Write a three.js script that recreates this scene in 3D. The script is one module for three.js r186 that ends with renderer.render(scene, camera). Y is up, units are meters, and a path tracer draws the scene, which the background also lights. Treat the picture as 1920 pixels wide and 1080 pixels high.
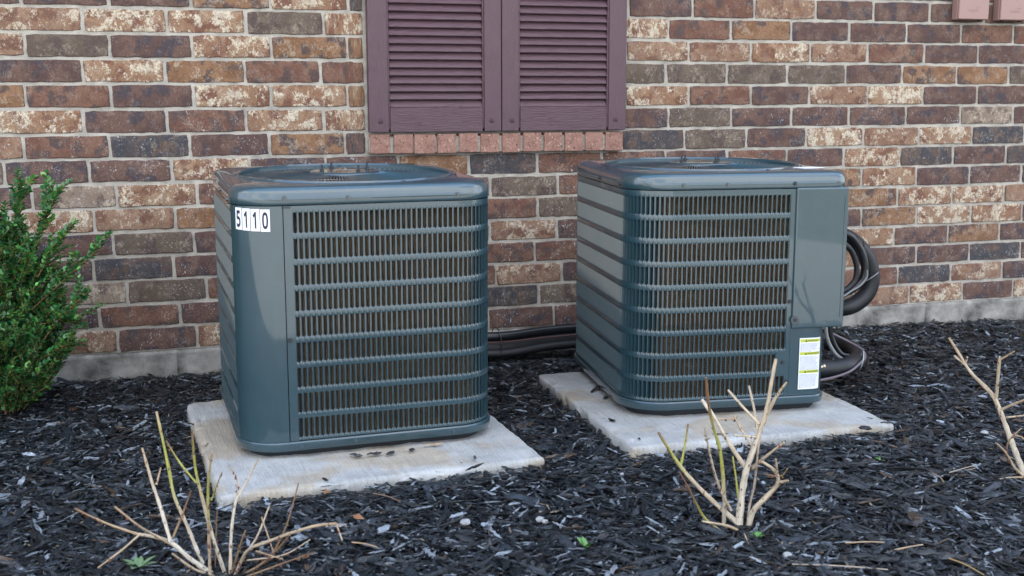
import * as THREE from 'three';
import { mergeGeometries, toCreasedNormals } from 'three/addons/utils/BufferGeometryUtils.js';
import { RoundedBoxGeometry } from 'three/addons/geometries/RoundedBoxGeometry.js';

// ---------------------------------------------------------------- camera, sky, sun, exposure
const scene = new THREE.Scene();
const FPX = 2150, PITCH = 0.16332, YAW = 0.291, ROLL = -0.0025, CAM = new THREE.Vector3(0, 0.94243, 4.01448);
const camera = new THREE.PerspectiveCamera(2 * Math.atan(540 / FPX) * 180 / Math.PI, 16 / 9, 0.05, 600);
camera.position.copy(CAM);
camera.rotation.order = 'YXZ';
camera.rotation.set(-PITCH, -YAW, ROLL);
camera.updateMatrixWorld(true);
camera.focus = 3.25;
camera.userData.fStop = 5.6;
scene.add(camera);

const renderer = new THREE.WebGLRenderer({ antialias: true });
renderer.setSize(1024, 576);
renderer.toneMapping = THREE.LinearToneMapping;
renderer.toneMappingExposure = 3.5;
renderer.shadowMap.enabled = true;

// ---- noise
function rng(seed) { let a = seed >>> 0; return () => { a = (a + 0x6D2B79F5) >>> 0; let t = a; t = Math.imul(t ^ (t >>> 15), t | 1); t ^= t + Math.imul(t ^ (t >>> 7), t | 61); return ((t ^ (t >>> 14)) >>> 0) / 4294967296; }; }
const PERM = new Float32Array(65536); { const r = rng(7); for (let i = 0; i < 65536; i++) PERM[i] = r(); }
const lat = (x, y) => PERM[(Math.imul(x, 7919) + Math.imul(y, 104729) + ((x * y) & 1023) * 31) & 65535];
function vn(x, y) {
  const xi = Math.floor(x), yi = Math.floor(y); let fx = x - xi, fy = y - yi;
  fx = fx * fx * (3 - 2 * fx); fy = fy * fy * (3 - 2 * fy);
  const a = lat(xi, yi), b = lat(xi + 1, yi), c = lat(xi, yi + 1), d = lat(xi + 1, yi + 1);
  return a + (b - a) * fx + (c - a) * fy + (a - b - c + d) * fx * fy;
}
function fbm(x, y, o = 4) { let s = 0, a = 0.5, n = 0; for (let i = 0; i < o; i++) { s += a * vn(x, y); n += a; a *= 0.5; x = x * 2.03 + 17.1; y = y * 2.03 + 31.7; } return s / n; }
const clamp = (v, a = 0, b = 1) => Math.min(b, Math.max(a, v));
const sstep = (a, b, v) => { v = clamp((v - a) / (b - a)); return v * v * (3 - 2 * v); };
const mix = (a, b, t) => a + (b - a) * t;
const mix3 = (a, b, t) => [mix(a[0], b[0], t), mix(a[1], b[1], t), mix(a[2], b[2], t)];
const toS = v => { v = clamp(v); return 255 * (v <= 0.0031308 ? 12.92 * v : 1.055 * Math.pow(v, 1 / 2.4) - 0.055); };
function tex(w, h, fn, { srgb = false, rx = 1, ry = 1 } = {}) {   // fn(u pixel, v pixel) -> linear rgb or a grey value
  const d = new Uint8Array(w * h * 4);
  for (let y = 0, k = 0; y < h; y++) for (let x = 0; x < w; x++, k += 4) {
    const c = fn(x, y);
    if (srgb) { d[k] = toS(c[0]); d[k + 1] = toS(c[1]); d[k + 2] = toS(c[2]); } else { d[k] = d[k + 1] = d[k + 2] = clamp(c) * 255; }
    d[k + 3] = 255;
  }
  const t = new THREE.DataTexture(d, w, h); t.wrapS = t.wrapT = THREE.RepeatWrapping; t.magFilter = THREE.LinearFilter; t.minFilter = THREE.LinearFilter;
  if (srgb) t.colorSpace = THREE.SRGBColorSpace;
  t.repeat.set(rx, ry); t.needsUpdate = true; return t;
}

// ---- the sky: clear blue with scattered soft cloud, the sun behind the house
const SUN = new THREE.Vector3(0.08, 0.78, -0.62).normalize();
{
  const w = 512, h = 256, d = new Float32Array(w * h * 4);
  for (let y = 0, k = 0; y < h; y++) for (let x = 0; x < w; x++, k += 4) {
    const el = ((y + 0.5) / h - 0.5) * Math.PI, az = ((x + 0.5) / w) * Math.PI * 2;
    const e = Math.max(0, Math.sin(el));
    let c = mix3([0.70, 0.77, 0.86], [0.20, 0.36, 0.68], Math.pow(e, 0.6));
    const px = Math.cos(az) * Math.cos(el) / (e + 0.25) * 1.6, py = Math.sin(az) * Math.cos(el) / (e + 0.25) * 1.6;
    const cl = sstep(0.43, 0.64, fbm(px + 40, py + 40, 5)) * sstep(0.0, 0.12, e);
    c = mix3(c, [1.08, 1.06, 1.03], cl * 0.85);
    const g = 1.08;
    d[k] = c[0] * g; d[k + 1] = c[1] * g; d[k + 2] = c[2] * g; d[k + 3] = 1;
  }
  const t = new THREE.DataTexture(d, w, h, THREE.RGBAFormat, THREE.FloatType);
  t.mapping = THREE.EquirectangularReflectionMapping; t.magFilter = t.minFilter = THREE.LinearFilter; t.wrapS = THREE.RepeatWrapping; t.needsUpdate = true;
  scene.background = t; scene.environment = t;
}
const sun = new THREE.DirectionalLight(new THREE.Color(1.0, 0.94, 0.85), 2.9);
sun.position.copy(SUN).multiplyScalar(30); sun.castShadow = true; sun.shadow.radius = 1.5; sun.shadow.mapSize.set(4096, 4096);
Object.assign(sun.shadow.camera, { left: -16, right: 16, top: 16, bottom: -16, near: 1, far: 80 });
scene.add(sun, sun.target);

// ---------------------------------------------------------------- helpers
const V = (x, y, z) => new THREE.Vector3(x, y, z);
const SURVEY = new THREE.PerspectiveCamera(2 * Math.atan(540 / FPX) * 180 / Math.PI, 16 / 9, 0.05, 600);   // where the place was measured from
SURVEY.position.copy(CAM); SURVEY.rotation.order = 'YXZ'; SURVEY.rotation.set(-PITCH, -YAW, ROLL); SURVEY.updateMatrixWorld(true);
function ray(px, py) { return V((px - 960) / FPX, (540 - py) / FPX, -1).applyQuaternion(SURVEY.quaternion); }
const onZ = (px, py, z) => { const d = ray(px, py); return CAM.clone().addScaledVector(d, (z - CAM.z) / d.z); };
const onY = (px, py, y) => { const d = ray(px, py); return CAM.clone().addScaledVector(d, (y - CAM.y) / d.y); };
const FWD = V(Math.sin(YAW), 0, -Math.cos(YAW));
const onDepth = (px, py, p, off) => { const d = ray(px, py); return CAM.clone().addScaledVector(d, (p.clone().sub(CAM).dot(FWD) + off) / d.dot(FWD)); };
function inFrame(p) { const v = p.clone().project(SURVEY); return Math.abs(v.x) < 1.0 && Math.abs(v.y) < 1.0; }

const taken = {};
const numbered = n => { const k = taken[n] = (taken[n] ?? -1) + 1; return k ? `${n}_${String(k).padStart(3, '0')}` : n; };
function tag(o, label, category, group) { o.userData.label = label; o.userData.category = category; if (group) o.userData.group = group; return o; }
function thing(name, label, category, pos = [0, 0, 0], group) { const g = new THREE.Group(); g.name = numbered(name); g.position.set(...pos); scene.add(g); return tag(g, label, category, group); }
function part(name, geo, mat, parent, kind) { const m = new THREE.Mesh(geo, mat); m.name = name; m.castShadow = m.receiveShadow = true; if (kind) m.userData.kind = kind; parent.add(m); return m; }
function structure(name, geo, mat) { const m = part(name, geo, mat, scene, 'structure'); return m; }

class GB {                                   // geometry builder: shared vertices where asked, uv in metres
  constructor() { this.p = []; this.n = []; this.u = []; this.c = []; this.i = []; }
  v(x, y, z, u = 0, w = 0, n = null, c = null) { this.p.push(x, y, z); this.u.push(u, w); if (n) this.n.push(n[0], n[1], n[2]); if (c) this.c.push(c[0], c[1], c[2]); return this.p.length / 3 - 1; }
  t(a, b, c) { this.i.push(a, b, c); } q(a, b, c, d) { this.i.push(a, b, c, a, c, d); }
  geo() {
    const g = new THREE.BufferGeometry(); g.setAttribute('position', new THREE.Float32BufferAttribute(this.p, 3)); g.setAttribute('uv', new THREE.Float32BufferAttribute(this.u, 2));
    if (this.c.length) g.setAttribute('color', new THREE.Float32BufferAttribute(this.c, 3)); g.setIndex(this.i);
    if (this.n.length === this.p.length) g.setAttribute('normal', new THREE.Float32BufferAttribute(this.n, 3)); else g.computeVertexNormals();
    return g;
  }
}
function box(w, h, d, x = 0, y = 0, z = 0, r = 0.002) { const m = Math.min(w, h, d) / 2 * 0.98; const g = new RoundedBoxGeometry(w, h, d, 2, Math.min(r, m)); g.translate(x, y, z); return g; }
function tube(pts, radius, seg = 40, rad = 10) { const c = new THREE.CatmullRomCurve3(pts, false, 'centripetal'); return new THREE.TubeGeometry(c, seg, radius, rad, false); }
function taperTube(pts, r0, r1, rad = 8, colour = null, rnd = null) {   // colour(t) gives linear rgb
  const c = new THREE.CatmullRomCurve3(pts, false, 'centripetal'), n = Math.max(6, Math.round(c.getLength() / 0.014)), f = c.computeFrenetFrames(n, false), g = new GB();
  for (let i = 0; i <= n; i++) {
    const t = i / n, p = c.getPointAt(t), R = mix(r0, r1, t) * (rnd ? 1 + (rnd() - 0.5) * 0.30 : 1);
    for (let j = 0; j <= rad; j++) { const a = j / rad * Math.PI * 2, q = p.clone().addScaledVector(f.normals[i], Math.cos(a) * R).addScaledVector(f.binormals[i], Math.sin(a) * R); g.v(q.x, q.y, q.z, j / rad * 0.06, t * c.getLength(), null, colour ? colour(t) : null); }
  }
  const w = rad + 1;
  for (let i = 0; i < n; i++) for (let j = 0; j < rad; j++) g.q(i * w + j, (i + 1) * w + j, (i + 1) * w + j + 1, i * w + j + 1);
  for (const [i, s] of [[0, -1], [n, 1]]) { const p = c.getPointAt(i / n), k = g.v(p.x, p.y, p.z, 0, 0, null, colour ? (s > 0 ? [0.5, 0.4, 0.26] : colour(0)) : null); for (let j = 0; j < rad; j++) s > 0 ? g.t(k, i * w + j, i * w + j + 1) : g.t(k, i * w + j + 1, i * w + j); }
  return g.geo();
}
const std = (o) => new THREE.MeshStandardMaterial({ side: THREE.DoubleSide, ...o });
const lin = (r, g, b) => new THREE.Color().setRGB(r, g, b);

// ---------------------------------------------------------------- materials
const grain = tex(512, 512, (x, y) => 0.5 * fbm(x / 6, y / 6, 3) + 0.5 * vn(x / 1.6, y / 1.6));
const mortarMat = (() => {
  const c = tex(1024, 1024, (x, y) => { const a = fbm(x / 60, y / 60, 4), b = vn(x / 1.7, y / 1.7), s = 0.330 + 0.24 * (a - 0.5) + 0.2 * (b - 0.5); return [s * 1.05, s * 0.965, s * 0.835]; }, { srgb: true });
  return std({ map: c, roughness: 0.95, bumpMap: grain, bumpScale: 0.0012 });
})();
const concreteMat = (() => {
  const c = tex(1024, 1024, (x, y) => { const a = fbm(x / 90, y / 90, 5), b = vn(x / 1.6, y / 1.6), p = sstep(0.80, 0.9, fbm(x / 5 + 90, y / 5, 2)), s = 0.195 + 0.38 * (a - 0.5) + 0.14 * (b - 0.5) - 0.11 * p; return [s * 1.02, s * 0.98, s * 0.90]; }, { srgb: true });
  return std({ map: c, roughness: 0.95, bumpMap: grain, bumpScale: 0.0015 });
})();
const padMat = (() => {
  const line = (x, y) => { const w = 3.5 * fbm(x / 210 + 5, y / 210, 3); return 0.6 * vn(x / 3.1 + w * 2.2, y / 60) + 0.4 * vn(x / 1.6 + w * 3, y / 35 + 50); };
  const c = tex(1024, 1024, (x, y) => {
    const a = fbm(x / 130 + 11, y / 130 + 3, 5), f = vn(x / 1.5, y / 1.5), st = sstep(0.47, 0.62, fbm(x / 190 + 71, y / 190 + 13, 6)), sp = sstep(0.83, 0.9, fbm(x / 4, y / 4 + 80, 2));
    const s = 0.335 + 0.22 * (a - 0.5) + 0.12 * (f - 0.5) + 0.09 * (line(x, y) - 0.5) - 0.12 * sp;
    return mix3([s * 0.985, s * 1.0, s * 0.99], [s * 0.86, s * 0.72, s * 0.53], st * 0.75);
  }, { srgb: true });
  const b = tex(1024, 1024, (x, y) => 0.65 * line(x, y) + 0.35 * vn(x / 1.8, y / 1.8));
  return std({ map: c, roughness: 0.92, bumpMap: b, bumpScale: 0.0016 });
})();
// painted sheet steel: slate blue-green gloss enamel with dust flecks
const paintRough = tex(512, 512, (x, y) => 0.30 + 0.16 * fbm(x / 60, y / 60, 4));
const paintMap = tex(1024, 1024, (x, y) => {
  const a = fbm(x / 80, y / 80, 4), f = sstep(0.81, 0.9, fbm(x / 2.6, y / 3.4, 2)) * sstep(0.45, 0.6, fbm(x / 120 + 9, y / 120, 3)), du = sstep(0.5, 0.75, fbm(x / 30, y / 70 + 40, 4)) * 0.1;
  return mix3(mix3([0.014, 0.042, 0.056], [0.018, 0.048, 0.063], a), [0.30, 0.31, 0.30], clamp(f * 0.45 + du * 0.12));
}, { srgb: true, rx: 2, ry: 2 });
const paintWave = tex(512, 512, (x, y) => 0.9 * fbm(x / 170 + 3, y / 260 + 8, 2) + 0.03 * vn(x / 2, y / 2));
const paint = new THREE.MeshPhysicalMaterial({ map: paintMap, roughness: 1, roughnessMap: paintRough, metalness: 0.0, ior: 1.6, clearcoat: 1, clearcoatRoughness: 0.035, bumpMap: paintWave, bumpScale: 0.0022, side: THREE.DoubleSide });
const darkSteel = std({ color: lin(0.02, 0.024, 0.028), roughness: 0.6 });
const screwMat = std({ color: lin(0.10, 0.115, 0.125), roughness: 0.35, metalness: 0.7 });
const rubber = (() => std({ color: lin(0.007, 0.0085, 0.011), roughness: 0.5, bumpMap: grain, bumpScale: 0.0006 }))();
const rubberGloss = std({ color: lin(0.008, 0.010, 0.013), roughness: 0.3 });
const coilMat = (() => {
  const c = tex(512, 512, (x, y) => { const v = 0.85 + 0.3 * vn(x / 2, y / 40), a = fbm(x / 50, y / 50, 5), lint = sstep(0.6, 0.75, fbm(x / 14 + 70, y / 9, 3)); return mix3([0.25, 0.18, 0.115], [0.36, 0.30, 0.23], lint * 0.6).map(q => q * v * (0.65 + 0.7 * a)); }, { srgb: true });
  c.repeat.set(5, 5);
  return std({ map: c, roughness: 0.5, metalness: 0.3 });
})();

// ---------------------------------------------------------------- ground
const padAt = [];                                     // filled below, used to keep mulch off the slabs
function groundH(x, z) { return 0.012 * (fbm(x * 2.2 + 30, z * 2.2 + 30, 3) - 0.5) * 2 + 0.006 * (fbm(x * 11, z * 11, 2) - 0.5); }
{
  const lawnMap = tex(512, 512, (x, y) => { const a = fbm(x / 40, y / 40, 5), b = vn(x / 2, y / 2); return mix3([0.07, 0.09, 0.03], [0.17, 0.155, 0.08], clamp(0.6 * a + 0.4 * b)); }, { srgb: true, rx: 120, ry: 120 });
  const g = new THREE.PlaneGeometry(400, 400); g.rotateX(-Math.PI / 2); g.translate(0, -0.06, 0);
  structure('ground', g, std({ map: lawnMap, roughness: 1 }));
  const edge = [[-30, -2.6], [30, -2.6], [30, -4.0]]; for (let i = 0; i <= 60; i++) { const t = i / 60, x = mix(30, 2.55, Math.sqrt(t)); edge.push([x, -(3.75 + 0.7 * fbm(x * 1.7, 3, 3) + (t > 0.9 ? (t - 0.9) * 20 : 0))]); } edge.push([2.3, -13], [-30, -13]);
  const pv = new THREE.ExtrudeGeometry(new THREE.Shape(edge.map(a => new THREE.Vector2(...a))), { depth: 0.1, bevelEnabled: false }); pv.rotateX(-Math.PI / 2); pv.translate(0, -0.14, 0);
  structure('pavement', pv, std({ color: lin(0.43, 0.40, 0.34), roughness: 0.95 }));
  const b = new GB(), nx = 260, nz = 90, x0 = -4.5, x1 = 7.5, z0 = -0.05, z1 = 2.56;
  for (let j = 0; j <= nz; j++) for (let i = 0; i <= nx; i++) { const x = mix(x0, x1, i / nx), z = mix(z0, z1, j / nz); b.v(x, groundH(x, z) - 0.006 - (j === nz ? 0.05 : 0), z, x, z); }
  for (let j = 0; j < nz; j++) for (let i = 0; i < nx; i++) { const a = j * (nx + 1) + i; b.q(a, a + nx + 1, a + nx + 2, a + 1); }
  const soil = tex(512, 512, (x, y) => { const a = fbm(x / 12, y / 12, 4), f = vn(x / 2, y / 2); const s = 0.6 + 0.8 * f; return mix3([0.010, 0.010, 0.011], [0.028, 0.022, 0.017], sstep(0.45, 0.7, a)).map(v => v * s); }, { srgb: true, rx: 2, ry: 2 });
  structure('planting_bed', b.geo(), std({ map: soil, roughness: 0.95 }));
}

// ---------------------------------------------------------------- house: brick wall, foundation, sill, roof
const H = 0.0813, L = 0.25659, Y0 = 0.10, XA = -4.3, XB = 7.3, ROWS = 32, JOINT = 0.0104;
const house = thing('house', 'brown mottled brick house wall standing on a grey concrete foundation', 'house');
// perpend anchors of each course, left and right, read off the photograph (pixel x at the course)
const anch = [[371, 1804], [337, 1783], [387, 1718.5], [326, 1778], [364, 1820], [328, 1784.6], [368.6, 1819], [321, 1788.7], [357, 1824], [313, 1801], [362, 1832.6], [309, 1794], [360, 1834], [311, 1802], [357, 1743.7], [309, 1795]];
// what each brick looks like, by its middle's pixel x: D dark purple brown, R red brown, G olive grey, B blue black, O orange brown, W white blotched tan, T tan, P pale pink grey
const looks = [
  '150T 295D 420W 975D 1065D 1650T 1755W 1857D 1915W', '120D 260R 380D 965B 1050G 1640R 1733B 1833T 1905D', '170P 310G 400R 922R 995T 1080D 1660D 1770D 1868B', '120D 247B 380D 955R 1040R 1640W 1728D 1828O 1905D',
  '150D 288G 400D 978T 1065D 1660O 1770W 1868W', '120W 250T 370O 960R 1040G 1635O 1733W 1835W 1910T', '150P 290W 400R 985G 1065R 1660W 1770D 1868D', '75D 240D 393W 535D 650D 940B 1045R 1170R 1300D 1410R 1527D 1632W 1738B 1840D 1910B',
  '20T 120R 280B 430D 573O 665D 1226B 1340G 1452D 1563W 1670T 1773W 1870B', '75W 233D 390R 538W 650W 1215D 1310G 1425D 1535D 1644D 1750D 1853P 1915D', '20O 122R 283D 437W 582W 668O 1235W 1350R 1463D 1571T 1679W 1783D 1880D',
  '75D 230W 384O 534R 650R 1210G 1306G 1420G 1530G 1638D 1745O 1846O 1910G', '18T 120G 280D 434W 580O 668O 1232T 1348T 1461W 1570T 1676R 1782D 1880D', '75T 230W 387W 536G 650W 1215W 1312R 1426O 1536D 1644D 1750D 1853R 1912R', '16D 115D 278D 435O 582W 670B 1238D 1355R 1472T 1582D 1690D 1795D 1890D', '80D 240R 390W 540D 650D 1220D'];
const types = 'DRGBOWTP';
// one atlas cell for each brick face
const AC = 10, AR = 36, CW = 204, CH = 56, AW = 2048, AH = 2048;
const cells = [];                                       // {type, seed, spots}
const PAL = {
  D: [[0.088, 0.047, 0.040], [0.130, 0.072, 0.055], [0.060, 0.044, 0.050]], R: [[0.135, 0.060, 0.040], [0.175, 0.090, 0.060], [0.085, 0.052, 0.046]],
  G: [[0.104, 0.075, 0.055], [0.138, 0.102, 0.076], [0.082, 0.056, 0.048]], B: [[0.048, 0.046, 0.054], [0.066, 0.054, 0.054], [0.100, 0.066, 0.052]],
  O: [[0.180, 0.088, 0.042], [0.240, 0.130, 0.070], [0.085, 0.054, 0.048]], W: [[0.240, 0.130, 0.075], [0.300, 0.190, 0.118], [0.165, 0.075, 0.046]],
  T: [[0.220, 0.122, 0.076], [0.270, 0.165, 0.108], [0.155, 0.076, 0.050]], P: [[0.210, 0.155, 0.118], [0.270, 0.205, 0.155], [0.130, 0.088, 0.070]] };
const WHITE = { D: 0.05, R: 0.06, G: 0.12, B: 0.08, O: 0.16, W: 0.66, T: 0.30, P: 0.30 };
const rB = rng(101);
function rowPerps(k) {                                   // perpend positions of course k over the wall
  let a, n = 9, d;
  if (k < anch.length) { const y = Y0 + (k + 0.5) * H; const xl = wallX(anch[k][0], y), xr = wallX(anch[k][1], y); n = Math.round((xr - xl) / L); a = xl; d = (xr - xl) / n; } else { a = wallX(anch[k % 2 ? 13 : 12][0], 1.2); d = L; }
  const out = []; const i0 = Math.ceil((XA - a) / d), i1 = Math.floor((XB - a) / d);
  for (let i = i0; i <= i1; i++) out.push(a + i * d + (rB() - 0.5) * 0.005);
  return [XA, ...out.filter(v => v > XA + 0.05 && v < XB - 0.05), XB];
}
function wallX(px, y) { let py = 540; for (let i = 0; i < 12; i++) { const p = onZ(px, py, 0); py += (p.y - y) * 560; } return onZ(px, py, 0).x; }
const looksX = looks.map((s, k) => s.split(' ').map(e => ({ x: wallX(parseFloat(e), Y0 + (k + 0.5) * H), t: e.slice(-1) })));

const brickMat = std({ roughness: 0.88, bumpScale: 0.0022 });
function brickGeo(x0, x1, y0, y1, cell, fine) {
  const g = new GB(), cu = cell % AC, cv = Math.floor(cell / AC), w = x1 - x0, h = y1 - y0, sd = rB() * 900, tilt = (rB() - 0.5) * 0.003, prd = (rB() - 0.5) * 0.0025;
  const U = (x) => (cu * CW + 3 + (CW - 6) * clamp((x - x0) / w)) / AW, W = (y) => (cv * CH + 3 + (CH - 6) * clamp((y - y0) / h)) / AH;
  const nl = fine ? 10 : 2, ns = fine ? 4 : 2, ring = [];
  const edge = (ax, ay, bx, by, n, nx, ny) => { for (let i = 0; i < n; i++) { const t = i / n, q = fine ? (fbm(sd + (ax + (bx - ax) * t) * 45, sd + (ay + (by - ay) * t) * 45, 3) - 0.5) * 0.0068 : 0; ring.push([ax + (bx - ax) * t + nx * q, ay + (by - ay) * t + ny * q]); } };
  const c = fine ? 0.003 : 0;
  edge(x0 + c, y0, x1 - c, y0, nl, 0, -1); edge(x1, y0 + c, x1, y1 - c, ns, 1, 0); edge(x1 - c, y1, x0 + c, y1, nl, 0, 1); edge(x0, y1 - c, x0, y0 + c, ns, -1, 0);
  const n = ring.length, mx = (x0 + x1) / 2, my = (y0 + y1) / 2, zf = (x, y) => prd + tilt * (x - mx) / w * 2;
  const f = [], s = [], bk = [];
  for (const [x, y] of ring) {
    const ix = x - Math.sign(x - mx) * Math.min(0.0026, Math.abs(x - mx)) * (Math.abs(x - mx) > w / 2 - 0.02 ? 1 : 0), iy = y - Math.sign(y - my) * 0.0026 * (Math.abs(y - my) > h / 2 - 0.012 ? 1 : 0);
    f.push(g.v(ix, iy, zf(x, y), U(ix), W(iy))); s.push(g.v(x, y, zf(x, y) - 0.0026, U(x), W(y))); bk.push(g.v(x, y, -0.014, U(x), W(y)));
  }
  if (fine) {                                            // lengthwise strips, so the face stays even
    const a = f[0], ml = []; for (let i = 1; i < nl; i++) { const x = mix(x0, x1, i / nl); ml.push(g.v(x, my, zf(x, my) + (rB() - 0.5) * 0.0008, U(x), W(my))); }
    for (let i = 1; i < nl - 1; i++) { g.q(f[i], f[i + 1], ml[i], ml[i - 1]); const o = 2 * nl + ns - i; g.q(ml[i - 1], ml[i], f[o - 1], f[o]); }
    const R = ml[nl - 2], Lm = ml[0];
    for (let i = nl - 1; i < nl + ns + 1; i++) g.t(R, f[i], f[i + 1]);
    for (let i = 2 * nl + ns - 1; i < n; i++) g.t(Lm, f[i], f[(i + 1) % n]); g.t(Lm, f[0], f[1]);
  } else { const m = g.v(mx, my, zf(mx, my), U(mx), W(my)); for (let i = 0; i < n; i++) g.t(m, f[i], f[(i + 1) % n]); }
  for (let i = 0; i < n; i++) { const j = (i + 1) % n; g.q(s[i], s[j], f[j], f[i]); g.q(bk[i], bk[j], s[j], s[i]); }
  return g.geo();
}
{
  const mg = new GB(), mx = 900, my = 330, xa = -1.6, xb = 4.6, yt = 2.05;
  for (let j = 0; j <= my; j++) for (let i = 0; i <= mx; i++) { const x = mix(xa, xb, i / mx), y = mix(Y0 - 0.002, yt, j / my); mg.v(x, y, -0.0042 + 0.0034 * (fbm(x * 38, y * 38, 3) - 0.5), x / 0.55, y / 0.55); }
  for (let j = 0; j < my; j++) for (let i = 0; i < mx; i++) { const a = j * (mx + 1) + i; mg.q(a, a + 1, a + mx + 2, a + mx + 1); }
  const wall = part('brick_wall', mg.geo(), mortarMat, house);
  wall.userData.label = 'brown mottled brickwork in pale sandy mortar';
  const core = [[XA, xa, Y0, Y0 + ROWS * H], [xb, XB, Y0, Y0 + ROWS * H], [xa, xb, yt, Y0 + ROWS * H]].map(([a, b, c, d]) => { const g = new THREE.PlaneGeometry(b - a, d - c); g.translate((a + b) / 2, (c + d) / 2, -0.005); return g; });
  core.push(new THREE.BoxGeometry(XB - XA, ROWS * H, 0.2).translate((XA + XB) / 2, Y0 + ROWS * H / 2, -0.12));
  part('wall_core', mergeGeometries(core.map(g => g.toNonIndexed())), mortarMat, wall);
  const far = [];
  for (let k = 0; k < ROWS; k++) {
    const pe = rowPerps(k), y0 = Y0 + k * H + (k ? JOINT / 2 : 0.003), y1 = Y0 + (k + 1) * H - JOINT / 2;
    for (let i = 0; i + 1 < pe.length; i++) {
      let x0 = pe[i] + JOINT * (0.42 + rB() * 0.12), x1 = pe[i + 1] - JOINT * (0.42 + rB() * 0.12);
      const ym = (y0 + y1) / 2;
      if (ym > 0.752 && ym < 1.95) { if (x1 > 0.672 && x0 < 0.672) x1 = 0.668; if (x0 < 1.634 && x1 > 1.634) x0 = 1.638; if (x0 >= 0.672 && x1 <= 1.634) continue; }
      if (x1 - x0 < 0.02) continue;
      const cx = (x0 + x1) / 2, cor = [[x0, y0], [x1, y0], [x0, y1], [x1, y1], [cx, ym]].some(([x, y]) => inFrame(V(x, y, 0)));
      if (cor && k < 17) {
        let t = null, bd = 0.16; for (const e of looksX[k] || []) { const d = Math.abs(e.x - cx); if (d < bd) { bd = d; t = e.t; } }
        if (!t) t = 'DDDRRGBOT'[Math.floor(rB() * 9)];
        const cell = cells.length; cells.push({ t, seed: rB() * 500, spots: k < 8 ? 1 - k * 0.06 : k < 10 ? 0.25 : 0 });
        const yy = (rB() - 0.5) * 0.0025;
        part('brick', brickGeo(x0, x1, y0 + yy + (rB() - .5) * .002, y1 + yy + (rB() - .5) * .002, cell, true), brickMat, wall);
      } else far.push([x0, x1, y0, y1]);
    }
  }
  const near = cells.length; 
  while (cells.length < Math.min(AC * AR, near + 40)) cells.push({ t: 'DDRGBOWTD'[Math.floor(rB() * 9)], seed: rB() * 500, spots: 0 });
  part('brickwork', mergeGeometries(far.map(([a, b, c, d]) => brickGeo(a, b, c, d, near + Math.floor(rB() * (cells.length - near)), false))), brickMat, wall, 'stuff');
  // brick face colours, cell by cell
  const colour = new Uint8Array(AW * AH * 4), bump = new Uint8Array(AW * AH * 4);
  cells.forEach((c, ci) => {
    const cu = ci % AC, cv = Math.floor(ci / AC), p = PAL[c.t], wl = WHITE[c.t] * (0.7 + 0.6 * ((c.seed * 7.3) % 1)), s = c.seed;
    for (let y = 0; y < CH; y++) for (let x = 0; x < CW; x++) {
      const X = x + s * 13, Y = y + s * 29;
      const a = fbm(X / 42, Y / 30, 4), b = fbm(X / 26 + 60, Y / 26 + 9, 4), f = fbm(X / 3.2, Y / 3.2, 2), d = vn(X / 1.3, Y / 1.3);
      let q = mix3(p[0], p[1], sstep(0.35, 0.65, a)); q = mix3(q, p[2], sstep(0.52, 0.68, b));
      const e = Math.min(x, CW - 1 - x, (y) * 1.5, (CH - 1 - y) * 1.5) + 9 * (f - 0.5) + 10 * (b - 0.5);
      q = mix3(q, [0.072, 0.046, 0.046], 0.6 * sstep(7, 1, e));            // kiln-burnt arris
      const w1 = sstep(0.60 - 0.15 * wl, 0.68 - 0.15 * wl, fbm(X / 26 + 7, Y / 20 + 200, 2) * 0.42 + fbm(X / 6 + 31, Y / 6.5, 5) * 0.40 + 0.18 * d) * clamp(wl * 2.2);
      q = mix3(q, mix3([0.44, 0.36, 0.25], [0.64, 0.57, 0.46], f), w1 * sstep(0, 6, e + 3) * 0.92);
      const haze = sstep(0.5, 0.8, fbm(X / 20 + 400, Y / 18, 4)); q = mix3(q, [0.26, 0.20, 0.165], haze * 0.55 * sstep(0.35, 0.75, d));
      const pit = sstep(0.80, 0.9, fbm(X / 2.6 + 77, Y / 2.6, 2)); q = mix3(q, [0.03, 0.024, 0.024], pit * 0.7);
      const sp = c.spots ? sstep(0.84 - 0.05 * c.spots, 0.89, vn(X / 2.3 + 11, Y / 2.3 + 55) * 0.8 + 0.2 * vn(X / 20, Y / 20)) : 0; q = mix3(q, [0.50, 0.52, 0.54], sp * 0.85);
      const g = 0.47 + 0.46 * f + 0.32 * d, k = ((cv * CH + y) * AW + cu * CW + x) * 4;
      colour[k] = toS(q[0] * g); colour[k + 1] = toS(q[1] * g); colour[k + 2] = toS(q[2] * g); colour[k + 3] = 255;
      const hb = clamp(0.35 + 0.35 * f + 0.2 * d + 0.25 * w1 - 0.45 * pit) * 255; bump[k] = bump[k + 1] = bump[k + 2] = hb; bump[k + 3] = 255;
    }
  });
  const mk = (d, s) => { const t = new THREE.DataTexture(d, AW, AH); t.magFilter = t.minFilter = THREE.LinearFilter; if (s) t.colorSpace = THREE.SRGBColorSpace; t.needsUpdate = true; return t; };
  brickMat.map = mk(colour, true); brickMat.bumpMap = mk(bump, false);

  // foundation strip under the brickwork
  const fg = new GB(), fx = 700, fy = 24;
  for (let j = 0; j <= fy; j++) for (let i = 0; i <= fx; i++) { const x = mix(-1.8, 5, i / fx), y = mix(-0.12, Y0 + 0.001 + 0.004 * (fbm(x * 14, 3, 3) - 0.5), j / fy); fg.v(x, y, (j === fy ? -0.012 : 0.002) + 0.004 * (fbm(x * 16, y * 16 + 9, 4) - 0.5), x / 0.5, y / 0.5); }
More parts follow.
